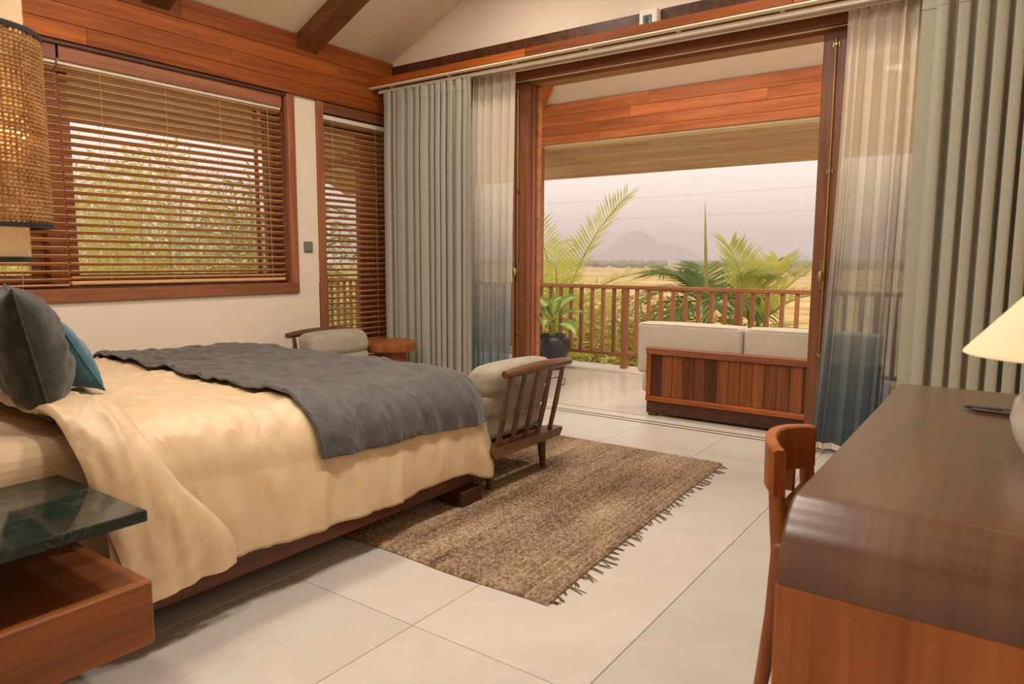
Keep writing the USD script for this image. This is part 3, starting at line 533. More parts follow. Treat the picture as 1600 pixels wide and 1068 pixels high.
mt = thing('mattress', 'mattress in a cream fitted sheet on the low bed', 'mattress', (-3.0, 1.4, 0.191))
M_ = rbox((-3.95, 0.33, 0.192), (-2.125, 2.40, 0.60), 0.075); M_ = M_.subdivide().subdivide().subdivide()
V = np.array(M_.vertices); V[:, 2] += 0.035*np.clip((V[:, 2]-0.3)/0.3, 0, 1)*(1-smoothstep((V[:, 1]-0.75)/0.4)); V += np.where(V[:, 2:3] > 0.25, M_.vertex_normals*(0.010*(meshkit.fbm(np.stack([V[:, 0]*5, V[:, 1]*9, V[:, 2]*6], 1), 3, 4)-0.6))[:, None], 0); M_.vertices = V
obj('sheet', M_, 'sheet', mt, smooth=True)
dv = thing('duvet', 'cream satin duvet draped over the bed with its top end folded back', 'duvet', (-3.0, 1.6, 0.14))
m_ = grid(D, flip=True); m_.merge_vertices(digits_vertex=5); m_.update_faces(m_.nondegenerate_faces()); obj('cover', m_, 'duvet', dv, smooth=True)
# the folded-back end: a second, puffy layer with rounded edges
base = [section(0.8+0*k, 0.165, 0.2, 0.0)[0] for k in (0,)][0]
na_ = len(base); nv = 22; ups, lows = [], []
for i in range(na_):
    zz = base[i, 2]; side = smoothstep((0.66-zz)/0.45)
    a_, b_ = 0.80+0.085*side, 0.985+0.235*side
    for out in (ups, lows): out.append([])
    for v in np.linspace(0, 1, nv):
        y = a_+(b_-a_)*v; Pq, Nq = section(y, 0.165+0.02*v, 0.2, 0.0); e = math.sqrt(max(0, 1-(2*v-1)**2))
        p = Pq[i]; c = p+Nq[i]*(float(disp(p[None])[0])+0.032)
        fl2 = 0.010*(meshkit.fbm(np.array([p*7.0]), 3, 11)[0]-0.5)*2
        ups[-1].append(c+Nq[i]*(0.027*e+fl2*e)); lows[-1].append(c-Nq[i]*0.020*e)
U_, W_ = np.array(ups), np.array(lows)
obj('folded_end', grid(np.concatenate([U_, W_[:, ::-1]], 1), cv=True), 'duvet', dv, smooth=True)
# runner
ys_ = np.linspace(0, 1, 64); rows = []
for v in ys_:
    y_a = 1.585+0.985*v; Pq, Nq = section(min(y_a, 2.57), 0.445-0.065*v, 0.42, 0.0)
    slant = 0.13*(1-v)*np.clip((-2.0-Pq[:, 0])/2.0, 0, 1); Pq = Pq.copy(); Pq[:, 1] += slant
    w = 0.011*(meshkit.fbm(np.stack([Pq[:, 0]*9+Pq[:, 1]*3, Pq[:, 1]*5-Pq[:, 0]*2, Pq[:, 2]*3], 1), 4, 21)-0.5)*2
    w += 0.008*np.abs(np.sin(9*(Pq[:, 1]*1.3+Pq[:, 0]*0.5)+5*meshkit.noise(np.stack([Pq[:, 0]*4, Pq[:, 1]*4, Pq[:, 2]*2], 1), 5)))
    rows.append(Pq+Nq*(disp(Pq)+0.016+np.maximum(w, -0.007))[:, None])
R_ = np.stack(rows, 1)
ru = thing('bed_runner', 'charcoal linen throw laid across the foot of the bed', 'throw', (-3.0, 2.1, 0.4))
obj('cloth', shell(R_, 0.006), 'runner', ru, smooth=True)
e0 = np.concatenate([R_[::-1, 0], R_[0, 1:-1], R_[:, -1]]); obj('edge_seam', tube(e0[::2], 0.0055, 6), 'runner', ru, smooth=True)

def pillow_mesh(w, h, t, seed, n=44):
    u = np.linspace(-1, 1, n); A, B = np.meshgrid(u, u, indexing='ij')
    X = A*w/2*(1-0.055*(1-B**2)*np.abs(A)**3); Z = B*h/2*(1-0.055*(1-A**2)*np.abs(B)**3)
    T_ = t/2*np.clip(1-np.abs(A)**2.4, 0, 1)**0.55*np.clip(1-np.abs(B)**2.4, 0, 1)**0.55
    wr = 1+0.22*(meshkit.fbm(np.stack([A*3, B*3, 0*A+seed], -1), 4, seed)-0.5)*2; edge = np.clip(1-np.maximum(np.abs(A), np.abs(B))**6, 0, 1)
    f = np.stack([X, -T_*wr-0.004*edge, Z], -1); b = np.stack([X, T_*(2-wr)+0.004*edge, Z], -1)
    m = cat(grid(f), grid(b, flip=True)); m.merge_vertices(digits_vertex=6)
    o = [(i, 0) for i in range(n)]+[(n-1, j) for j in range(1, n)]+[(i, n-1) for i in range(n-2, -1, -1)]+[(0, j) for j in range(n-2, 0, -1)]
    ring = np.array([f[k] for k in o+[o[0]]]); return m, tube(ring, 0.0035, 6, caps=False)
def pillow(label, w, h, t, matn, loc, tilt, yaw_, seed):
    p = thing('pillow', label, 'pillow', loc); m, welt = pillow_mesh(w, h, t, seed)
    R = rotz(yaw_)@rotx(tilt)
    for q in (m, welt): q.vertices = np.asarray(q.vertices)@R.T
    z0 = m.vertices[:, 2].min(); m.vertices = m.vertices-[0, 0, z0]; welt.vertices = welt.vertices-[0, 0, z0]
    obj('cushion', m, matn, p, smooth=True, world=False); obj('piping', welt, matn, p, smooth=True, world=False); return p
pillow('charcoal linen pillow standing upright at the head of the bed', 0.56, 0.385, 0.20, 'grey_pillow', (-2.462, 0.880, 0.668), math.radians(11), -0.30, 3)
pillow('teal blue pillow leaning behind the charcoal pillow', 0.44, 0.285, 0.13, 'teal_pillow', (-2.80, 1.085, 0.672), math.radians(28), 0.0, 5)

# ================================================================== nightstand
ns = thing('nightstand', 'floating wood nightstand with a dark green marble top', 'nightstand', (-1.88, 0.58, 0.2))
obj('box_shelf', box((-2.12, 0.305, 0.20), (-1.645, 0.816, 0.36), 0.005), 'stand_wood', ns)
obj('support', box((-2.10, 0.305, 0.36), (-1.70, 0.36, 0.508), 0.004), 'stand_wood', ns)
obj('marble_top', box((-2.118, 0.305, 0.508), (-1.643, 0.813, 0.536), 0.003), 'green_marble', ns, label='polished dark green marble top')

# ================================================================== hanging lamp
PC = (-1.839, 0.589)
pl = thing('pendant_lamp', 'hanging lamp with a woven rattan drum around a pale inner cylinder', 'lamp', (*PC, 1.128))
def cyl(r, z0, z1, n=64, t=0.003): return lathe([(r, z0), (r, z1), (r-t, z1), (r-t, z0), (r, z0)], n, (*PC, 0))
obj('inner_shade', cyl(0.086, 1.128, 1.40), 'pendant_paper', pl, smooth=40); obj('upper_shade', cyl(0.101, 1.40, 1.80), 'pendant_paper', pl, smooth=40)
for z in (1.128, 1.795): obj('trim_ring', cyl(0.0875 if z < 1.5 else 0.1025, z-0.006, z+0.006, 64, 0.006), 'black', pl, smooth=40)
obj('rim', cyl(0.1335, 1.196, 1.207, 72, 0.008), 'black', pl, smooth=40); obj('rim', cyl(0.1335, 1.603, 1.614, 72, 0.008), 'black', pl, smooth=40)
n = 72; th = np.linspace(0, 2*np.pi, 2*n+1); wv = []
for k in range(47):
    z = 1.213+k*0.0083; r = 0.1285+0.0022*np.cos(th*n+np.pi*k)+0.0006*np.sin(3*th+k)
    wv.append(tube(np.stack([PC[0]+r*np.cos(th), PC[1]+r*np.sin(th), z+0.0007*np.sin(th*5+k*1.7)], 1), 0.0034*(0.8+0.4*rnd.random()), 5, caps=False))
zz = np.linspace(1.205, 1.605, 48)
for k in range(n):
    a = th[2*k]+0.0*zz; r = 0.1285-0.0018*np.cos(np.pi*(np.arange(48)))*(1 if k % 2 else -1)
    wv.append(tube(np.stack([PC[0]+r*np.cos(a), PC[1]+r*np.sin(a), zz], 1), 0.0030*(0.8+0.4*rnd.random()), 5, caps=False))
obj('woven_drum', cat(*wv), 'rattan', pl, smooth=True, kind='stuff')
obj('spider', cat(*[tube([(PC[0]+0.09*math.cos(a), PC[1]+0.09*math.sin(a), 1.605), (PC[0]+0.131*math.cos(a), PC[1]+0.131*math.sin(a), 1.605)], 0.003, 6) for a in (0.3, 2.4, 4.5)]), 'black', pl)
BL = UsdLux.SphereLight.Define(stage, pl.path+'/bulb_light'); BL.CreateRadiusAttr(0.03); BL.CreateIntensityAttr(45.0); BL.CreateColorAttr(Gf.Vec3f(1.0, 0.72, 0.42)); BL.AddTranslateOp().Set(Gf.Vec3d(0, 0, 0.30))  # unseen bulb inside the shade, warming rattan drum and paper
obj('cable', tube([(*PC, 1.6), (*PC, 3.66)], 0.004, 8), 'dark_cord', pl)

# ================================================================== added fill spots above the frame, brightening room and balcony
plain('can_metal', (0.30, 0.26, 0.22), 0.45, 0.5)
FILL_SPOT = 78.0
for y in (0.10, 1.265, 2.435, 3.59, 4.98):
    for x in (-2.85, -1.20):
        z = zc(x)-0.108-0.0005 if y < 4 else 2.80+0.42*(6.64-y)-0.004
        t = thing('ceiling_spot', 'added fill spotlight out of view under the rafter '+{0.10: 'behind the bed head', 1.265: 'over the bed head', 2.435: 'over the bed foot', 3.59: 'nearest the curtains', 4.98: 'of the balcony'}[y]+(', on the window side' if x < -2 else ', on the desk side'), 'added fill light', (x, y, z-0.12), group='added fill spotlights out of view')
        obj('can', lathe([(0.0, 0.0), (0.145, 0.0), (0.15, -0.005), (0.15, -0.15), (0.142, -0.15), (0.142, -0.03), (0, -0.03)][::-1], 40, (x, y, z-0.03)), 'can_metal', t, smooth=40)
        obj('mount', box((x-0.04, y-0.04, z-0.03), (x+0.04, y+0.04, z+0.004), 0.003), 'can_metal', t)
        L = UsdLux.DiskLight.Define(stage, t.path+'/lamp'); L.CreateRadiusAttr(0.138); L.CreateIntensityAttr(FILL_SPOT*{0.10: 0.7, 1.265: 0.85, 2.435: 0.85, 3.59: 0.42, 4.98: 0.85}[y]*(0.62 if x < -2 and y < 3 else 1.0)); L.CreateColorAttr(Gf.Vec3f(1.0, 0.90, 0.80))
        L.AddTranslateOp().Set(Gf.Vec3d(0, 0, -0.055))

# ================================================================== rug
rg = thing('rug', 'brown braided jute rug with a fringed edge under the bed foot', 'rug', (-1.9, 2.84, 0))
RX0, RX1, RY0, RY1 = -2.95, -1.215, 1.865, 3.80
def wob(y): return 0.010*(meshkit.fbm(np.stack([np.asarray(y)*1.6, 0*np.asarray(y), 0*np.asarray(y)], -1), 3, 2)-0.5)*2
nx, ny = 620, 720
gx, gy = np.meshgrid(np.linspace(0, 1, nx), np.linspace(0, 1, ny), indexing='ij')
Y = RY0+(RY1-RY0)*gy; X = RX0+(RX1-RX0)*gx; X = X+(wob(Y)+0.041-0.087*gy)*gx; Y = Y+0.006*np.sin(X*9)*(1-gy)-0.012*gx*(1-2*gy)
row = (RX1-RX0)/146; rp = gx*146; rid = np.floor(rp); f1 = np.abs(np.sin(np.pi*rp)); lp = Y/0.0112+0.5*(rid % 2)+0.35*meshkit.noise(np.stack([rid*1.7, Y*30, 0*Y], -1), 1)
f2 = np.abs(np.sin(np.pi*lp)); big = meshkit.fbm(np.stack([X*4, Y*3, 0*X], -1), 3, 6)
Hh = 0.0055+0.0085*f1**0.6*(0.35+0.65*f2**0.7)*(0.75+0.5*meshkit.noise(np.stack([rid*3.1, Y*55, 0*Y], -1), 4))+0.002*big
ed = np.minimum(np.minimum(gx*146, (1-gx)*146)/1.2, np.minimum(gy*ny, (1-gy)*ny)/5.0); Hh *= np.sqrt(np.clip(ed, 0.02, 1))
G = np.stack([X, Y, 0.0008+Hh], -1)
hsh = np.sin(rid*12.9898+np.floor(lp)*78.233)*43758.5453; hsh = hsh-np.floor(hsh); hs2 = np.sin(rid*4.898)*43758.5453; hs2 = hs2-np.floor(hs2)
mott = 0.06+0.38*hsh+0.16*hs2+0.55*(meshkit.fbm(np.stack([X*7, Y*2.2, 0*X], -1), 3, 12)-0.5)+0.25*(f1*f2)  # random loop tones, plus shade of the gaps put into the colour
usdkit.mesh(stage, rg.path+'/'+numbered(rg.path, 'weave'), grid(G-rg.loc), MAT['jute'], smooth=True, uv=np.stack([mott, 0*mott], -1).reshape(-1, 2))
ex = RX1-0.004
for k in range(44):
    y = RY0+0.012+(RY1-RY0-0.02)*(k+0.25*rnd.random())/44; L = 0.03+0.045*rnd.random(); a = rnd.uniform(-0.75, 0.35); ms = []
    for q in range(rnd.choice((2, 3, 3, 4))):
        b_ = a+rnd.uniform(-0.25, 0.25); l = L*rnd.uniform(0.75, 1.1); cu = rnd.uniform(-0.35, 0.35); tt = np.linspace(0, 1, 5)
        ang = b_+cu*tt; px = ex+0.041-0.087*(y-RY0)/(RY1-RY0)+wob(np.array(y))+np.concatenate([[0], np.cumsum(np.cos(ang[1:])*l/4)]); py = y+q*0.002+np.concatenate([[0], np.cumsum(np.sin(ang[1:])*l/4)])
        ms.append(tube(np.stack([px, py, 0.007*(1-tt)**1.5+0.0011+0.003*rnd.random()*np.sin(np.pi*tt)], 1), np.linspace(0.0023, 0.0012, 5), 5))
    obj('tassel', cat(*ms), 'fringe', rg, smooth=True)

# ================================================================== lounge chairs (built in their own frame: back towards -x)
def lounge_chair(label, loc, rz):
    t = thing('lounge_chair', label, 'chair', loc, rz); o = lambda n, m, mt_, **k: obj(n, m, mt_, t, world=False, **k)
    for sx in (-0.285, 0.27):
        for sy in (-0.235, 0.235):
            o('leg', tube([(sx, sy, 0.19), (sx+math.copysign(0.003, sx), sy, 0.10), (sx+math.copysign(0.006, sx), sy+math.copysign(0.004, sy), 0.0)], [0.026, 0.022, 0.0135], 14), 'walnut', smooth=40)
    for x in (-0.325, 0.30): o('end_rail', prism([(-0.315, 0.222), (0.315, 0.222), (0.315, 0.206), (0.292, 0.176), (-0.292, 0.176), (-0.315, 0.206)], 0, x-0.042, x+0.042), 'walnut')
    for y in (-0.262, 0.262): o('side_rail', box((-0.283, y-0.02, 0.178), (0.258, y+0.02, 0.220), 0.004), 'walnut')
    for k in range(4): o('seat_slat', box((-0.22+0.13*k-0.02, -0.242, 0.20), (-0.22+0.13*k+0.02, 0.242, 0.216), 0.003), 'walnut')
    for k in range(5):
        y = -0.235+0.1175*k; yt = y*1.0
        o('spindle', tube([(-0.335, y, 0.215), (-0.375, yt, 0.38), (-0.415, yt, 0.572)], [0.0175, 0.0205, 0.0165], 10, flat=0.55), 'walnut', smooth=40)
    u = np.linspace(-1, 1, 15)
    o('top_rail', tube(np.stack([-0.418-0.018*(1-u**2), 0.292*u, 0.588+0.010*(1-u**2)], 1), 0.019+0.009*(1-u**2), 12, flat=1.0), 'walnut', smooth=45)
    def puff(lo, hi, r, seed, m_=0.012):
        q = rbox(lo, hi, r).subdivide().subdivide().subdivide(); v = np.array(q.vertices); c = (np.array(lo)+hi)/2; h = (np.array(hi)-lo)/2; w = np.clip(1-np.abs((v-c)/h)**3, 0, 1)
        bul = np.sort(w, 1)[:, 1]*np.sort(w, 1)[:, 0]*0+w.min(1)*0; v = v+q.vertex_normals*(m_*(w[:, [0]]*w[:, [1]]+w[:, [1]]*w[:, [2]])*0.5+0.007*(meshkit.fbm(v*11+seed, 3, seed)-0.5)[:, None]); q.vertices = v; return q
    sc = o('seat_cushion', puff((-0.275, -0.270, 0.226), (0.325, 0.270, 0.375), 0.045, 2), 'chair_cloth', smooth=True)
    lo_, up_ = puff((-0.09, -0.272, 0.335), (0.055, 0.272, 0.475), 0.05, 4, 0.02), puff((-0.10, -0.276, 0.450), (0.075, 0.276, 0.602), 0.06, 6, 0.03)
    for q in (lo_, up_):
        v = np.array(q.vertices); v[:, 0] += -0.195-0.24*(v[:, 2]-0.36); q.vertices = v
    bc_ = o('back_cushion', cat(lo_, up_), 'chair_cloth', smooth=True)
    for y in (-0.262, 0.262):
        obj('tie_cord', tube([(-0.33, y, 0.49), (-0.385, y, 0.505), (-0.412, y-0.003, 0.49), (-0.405, y, 0.465), (-0.385, y, 0.455)], 0.0026, 6), 'dark_cord', bc_, world=False)
    return t
c1 = lounge_chair('low slatted-back lounge chair at the foot of the bed, its back to the rug', (-2.315, 2.90, 0.0135), 180)
c2 = copy_of(c1, (-3.80, 3.43, 0.0), 0, 'low lounge chair beside the tall blind, facing into the room')
for t in (c1, c2): t.prim.SetCustomDataByKey('group', 'pair of low lounge chairs')

# stool
st = thing('stool', 'round mushroom-shaped wood stool beside the grey-green drape', 'stool', (-3.985, 3.93, 0))
obj('seat', lathe([(0, 0.500), (0.188, 0.500), (0.205, 0.493), (0.208, 0.480), (0.208, 0.436), (0.200, 0.424), (0.150, 0.418), (0, 0.418)], 56, (-3.985, 3.93, 0)), 'chair_wood', st, smooth=35)
obj('base', lathe([(0, 0.4175), (0.135, 0.4175), (0.128, 0.40), (0.140, 0.33), (0.165, 0.22), (0.19, 0.05), (0.192, 0.0), (0, 0.0)], 56, (-3.985, 3.93, 0)), 'chair_wood', st, smooth=35)

# light switch, sensor box on the beam
sw = thing('light_switch', 'square grey light switch on the plaster between window and door', 'switch', (-4.5, 3.571, 1.19))
obj('plate', box((-4.4995, 3.530, 1.190), (-4.488, 3.612, 1.272), 0.003), 'switch_grey', sw)
for a, b in ((3.536, 3.5705), (3.5725, 3.607)): obj('rocker', box((-4.4875, a, 1.197), (-4.484, b, 1.265), 0.0015), 'switch_grey', sw)
sb = thing('sensor_box', 'small white box with a dark square face on the ledge above the curtain track', 'sensor', (-2.07, 4.48, 2.61))
obj('housing', box((-2.133, 4.43, 2.612), (-2.007, 4.4995, 2.775), 0.004), 'plastic_white', sb)
obj('face', box((-2.103, 4.424, 2.665), (-2.043, 4.4295, 2.735), 0.003), 'glass_blue', sb, label='dark square face')
obj('window', box((-2.085, 4.4205, 2.680), (-2.065, 4.4235, 2.722), 0.001), 'black', sb)

# ================================================================== desk, desk chair, lamp, pens
dk = thing('desk', 'dark wood desk with a top curving down into the side panel', 'desk', (0.08, 1.8, 0))
DX0, DX1, DY0, DY1, DZ, DR, DT = -0.27, 0.44, 1.095, 2.515, 0.75, 0.115, 0.042
arc = lambda r, cy, cz, a0, a1, n=14: [(cy+r*math.cos(a), cz+r*math.sin(a)) for a in np.linspace(a0, a1, n)]
cy, cz = DY0+DR, DZ-DR
outer = [(DY0, 0.630)]+arc(DR, cy, cz, math.pi, math.pi/2)+[(DY1-0.012, DZ), (DY1-0.003, DZ-0.004), (DY1, DZ-0.012), (DY1, DZ-DT)]
inner = [(cy, DZ-DT)]+arc(DR-DT, cy, cz, math.pi/2, math.pi)+[(DY0+DT, 0.630)]
from shapely.geometry import Polygon
def extrude_yz(poly, x0, x1, b=0.005):
    Pg = Polygon(poly); ms = []
    v2, f2 = trimesh.creation.triangulate_polygon(Pg, engine='earcut')
    Ps = Polygon(poly).buffer(-b, join_style=2); po = np.array(poly)
    ring = np.array(Polygon(poly).exterior.coords)[:-1]
    cen = [np.array([[x, *q] for q in ring]) for x in (x0+b, x1-b)]
    # chamfered rim: inset ring by moving each point along the polygon's inward normal
    nxt, prv = np.roll(ring, -1, 0), np.roll(ring, 1, 0); e = nxt-prv; nn = np.stack([-e[:, 1], e[:, 0]], 1); nn /= np.linalg.norm(nn, axis=1, keepdims=True)
    if Polygon(poly).exterior.is_ccw is False: nn = -nn
    ins = ring+nn*b*0.9
    L = [np.array([[x0, *q] for q in ins]), cen[0], cen[1], np.array([[x1, *q] for q in ins])]
    m = grid(np.stack(L, 0), cv=True); cap2, capf = trimesh.creation.triangulate_polygon(Polygon(ins), engine='earcut')
    caps = [trimesh.Trimesh(np.column_stack([np.full(len(cap2), x), cap2]), capf if k else capf[:, ::-1], process=False) for k, x in enumerate((x0, x1))]
    r = cat(m, *caps); r.merge_vertices(); r.fix_normals(); return r
obj('top', extrude_yz(outer+inner, DX0, DX1), 'desk_wood', dk, smooth=32)
obj('side_panel', box((DX0, DY0, 0.0), (DX1, DY0+DT, 0.6295), 0.003), 'desk_lit_side_wood', dk)
obj('side_panel', box((DX0, DY1-DT, 0.0), (DX1, DY1, DZ-DT-0.0005), 0.003), 'desk_lit_side_wood', dk)
obj('back_panel', box((0.36, DY0+DT, 0.25), (0.385, DY1-DT, DZ-DT-0.0005), 0.003), 'desk_lit_side_wood', dk)

dc = thing('desk_chair', 'orange-brown wood desk chair with a curved back rail, tucked at the desk', 'chair', (-0.3, 1.87, 0))
u = np.linspace(-1, 1, 25); yb = 1.880+0.165*u; xb = -0.482+0.058*u**2
nb = np.stack([-2*0.058*u/0.165, -np.ones(25)], 1)[:, ::-1]; nb = np.stack([np.ones(25), -2*0.058*u/0.165], 1); nb /= np.linalg.norm(nb, axis=1, keepdims=True)
prof = [(-0.5, 0.0), (-0.5, 1.0), (0.5, 1.0), (0.5, 0.0)]
th_, z0_, z1_ = 0.030, 0.565, 0.692
L = []
for k in range(25):
    c = np.array([xb[k], yb[k]]); h_ = 0.012*(u[k]**2)
    ring = []
    for (q, z) in ((-0.5, z0_+0.004), (-0.5, z1_-0.005), (-0.35, z1_), (0.35, z1_), (0.5, z1_-0.005), (0.5, z0_+0.004), (0.35, z0_), (-0.35, z0_)):
        p = c+nb[k]*q*th_; ring.append((p[0]-0.02*(z-z0_), p[1], z-(h_ if z > 0.65 else -h_*0)))
    L.append(ring)
P = np.array(L); m = grid(P, cv=True); n8 = 8
caps = [trimesh.Trimesh(P[k], [[0, j, j+1] for j in range(1, 7)], process=False) for k in (0, -1)]
m = cat(m, *caps); m.merge_vertices(); m.fix_normals()
obj('back_rail', m, 'chair_wood', dc, smooth=35)
for s, yy in ((-1, 1.728), (1, 2.032)):
    pts = [(-0.436, yy, 0.60), (-0.427, yy, 0.50), (-0.418, yy, 0.42), (-0.427, yy+0.002*s, 0.26), (-0.444, yy+0.005*s, 0.10), (-0.458, yy+0.008*s, 0.0)]
    obj('leg', tube(pts, [0.019, 0.021, 0.023, 0.021, 0.018, 0.015], 10, flat=0.8, up=(0, 1, 0)), 'chair_wood', dc, smooth=40)
    obj('leg', tube([(-0.075, yy, 0.415), (-0.065, yy, 0.2), (-0.055, yy, 0.0)], [0.020, 0.018, 0.013], 10, flat=0.9), 'chair_wood', dc, smooth=40)
    obj('side_rail', box((-0.41, yy-0.012, 0.375), (-0.09, yy+0.012, 0.418), 0.004), 'chair_wood', dc)
obj('back_brace', box((-0.442, 1.735, 0.49), (-0.418, 2.026, 0.525), 0.004), 'chair_wood', dc)
obj('back_slat', box((-0.462, 1.82, 0.52), (-0.440, 1.842, 0.58), 0.003), 'chair_wood', dc); obj('back_slat', box((-0.462, 1.92, 0.52), (-0.440, 1.942, 0.58), 0.003), 'chair_wood', dc)
obj('seat', rbox((-0.435, 1.705, 0.418), (-0.045, 2.055, 0.452), 0.014), 'chair_wood', dc, smooth=40)

LC = (0.100, 1.70, 0)
lp = thing('table_lamp', 'white ceramic table lamp with a cream cone shade on the desk', 'lamp', (0.10, 1.70, 0.75))
obj('base', lathe([(0, 0.7505), (0.055, 0.7505), (0.060, 0.756), (0.078, 0.79), (0.086, 0.825), (0.080, 0.862), (0.058, 0.892), (0.030, 0.91), (0.020, 0.93), (0.018, 0.96), (0, 0.962)], 48, LC), 'ceramic', lp, smooth=40)
obj('shade', lathe([(0.036, 1.118), (0.172, 0.957), (0.174, 0.952), (0.171, 0.951), (0.033, 1.114), (0.036, 1.118)], 64, LC), 'lamp_shade', lp, smooth=30)
obj('bulb', lathe([(0, 0.962), (0.012, 0.963), (0.014, 0.975), (0.026, 1.0), (0.028, 1.02), (0.018, 1.04), (0, 1.045)], 24, LC), 'ceramic', lp, smooth=40)
obj('shade_holder', cat(tube([(LC[0]-0.036, LC[1], 1.105), (LC[0]+0.036, LC[1], 1.105)], 0.0025, 6), tube([(LC[0], LC[1]-0.036, 1.105), (LC[0], LC[1]+0.036, 1.105)], 0.0025, 6), tube([(LC[0], LC[1], 1.04), (LC[0], LC[1], 1.107)], 0.003, 6)), 'brass', lp)
def pen(label, a, b, m_):
    a, b = np.array(a), np.array(b); t = thing('pen', label, 'pen', (a+b)/2*[1, 1, 0]+[0, 0, 0.7505]); d = (b-a)/np.linalg.norm(b-a)
    obj('barrel', tube([a, a+d*0.012, b-d*0.004, b], [0.0020, 0.0046, 0.0048, 0.0036], 12), m_, t, smooth=40)
    obj('clip', bar(a+d*0.07+[0, 0, 0.006], b-d*0.006+[0, 0, 0.0065], 0.0024, 0.0012, 0.0003), 'brass', t, label='brass pocket clip')
pen('slim black pen on the desk, the farther of two', (-0.082, 2.168, 0.756), (0.050, 2.160, 0.756), 'black')
pen('slim black pen on the desk, the nearer of two', (-0.066, 2.135, 0.756), (0.062, 2.108, 0.756), 'black')

# ================================================================== balcony furniture
so = thing('outdoor_sofa', 'wood-backed sofa on the balcony, its plank back to the room', 'sofa', (-1.4, 4.95, 0))
SX0, SX1, SY = -2.155, -0.62, 4.745
obj('top_rail', box((SX0-0.005, SY-0.012, 0.455), (SX1+0.005, SY+0.055, 0.506), 0.005), 'casing_wood_x', so)
obj('bottom_rail', prism([(SY-0.012, 0.134), (SY-0.012, 0.112), (SY+0.045, 0.112), (SY+0.045, 0.15), (SY+0.0, 0.15)], 0, SX0, SX1), 'mahogany_x', so)  # brighter wood than the plinth, standing in for the lit chamfer
obj('plinth', box((SX0+0.004, SY+0.004, 0.02), (SX1-0.004, SY+0.045, 0.1115), 0.003), 'mahogany_dark', so)  # dark wood puts the shade of the recess into the colour
for x in (SX0+0.017, SX1-0.017): obj('end_post', box((x-0.017, SY-0.008, 0.1505), (x+0.017, SY+0.045, 0.4545), 0.004), 'mahogany_z', so)
npk = 18; pw = (SX1-SX0-0.068)/npk
for k in range(npk): obj('plank', box((SX0+0.034+pw*k+0.001, SY+0.004, 0.1505), (SX0+0.034+pw*(k+1)-0.001, SY+0.022, 0.4545), 0.0022), 'plank_wood', so)
obj('backing', box((SX0+0.01, SY+0.024, 0.10), (SX1-0.01, SY+0.045, 0.45), 0.002), 'mahogany_dark', so)
obj('seat_base', box((SX0, SY+0.056, 0.05), (SX1, SY+0.75, 0.16), 0.006), 'mahogany_x', so)
for x in (SX0+0.05, SX1-0.05):
    for y in (SY+0.03, SY+0.70): obj('foot', box((x-0.03, y-0.03, 0.0), (x+0.03, y+0.03, 0.0495 if y > SY+0.1 else 0.0195), 0.003), 'mahogany_dark', so)
def softbox(lo, hi, r, seed):
    q = rbox(lo, hi, r).subdivide().subdivide(); v = np.array(q.vertices); c = (np.array(lo)+hi)/2; h = (np.array(hi)-lo)/2; w = np.clip(1-np.abs((v-c)/h)**2.5, 0, 1)
    q.vertices = v+q.vertex_normals*(0.010*(w[:, [0]]*w[:, [2]]+w[:, [0]]*w[:, [1]])+0.004*(meshkit.fbm(v*8+seed, 3, seed)-0.5)[:, None]); return q
for k, (a, b, lab) in enumerate(((-2.265, -1.482, 'grey sofa back cushion on the balcony, left of the two'), (-1.474, -0.64, 'grey sofa back cushion on the balcony, right of the two'))):
    t = thing('sofa_cushion', lab, 'cushion', ((a+b)/2, 4.89, 0.30), group='grey back cushions of the balcony sofa')
    obj('pad', softbox((a, 4.802, 0.302), (b, 4.975, 0.680), 0.03, k), 'sofa_cloth', t, smooth=True)
    obj('seam', tube([(a+0.03, 4.800, 0.672), (b-0.03, 4.800, 0.672)], 0.003, 6), 'sofa_cloth', t, smooth=True)
t = thing('seat_cushion', 'long grey seat cushion of the balcony sofa', 'cushion', (-1.45, 5.15, 0.161))
obj('pad', softbox((-2.225, 4.803, 0.161), (-0.64, 5.48, 0.30), 0.03, 7), 'sofa_cloth', t, smooth=True)

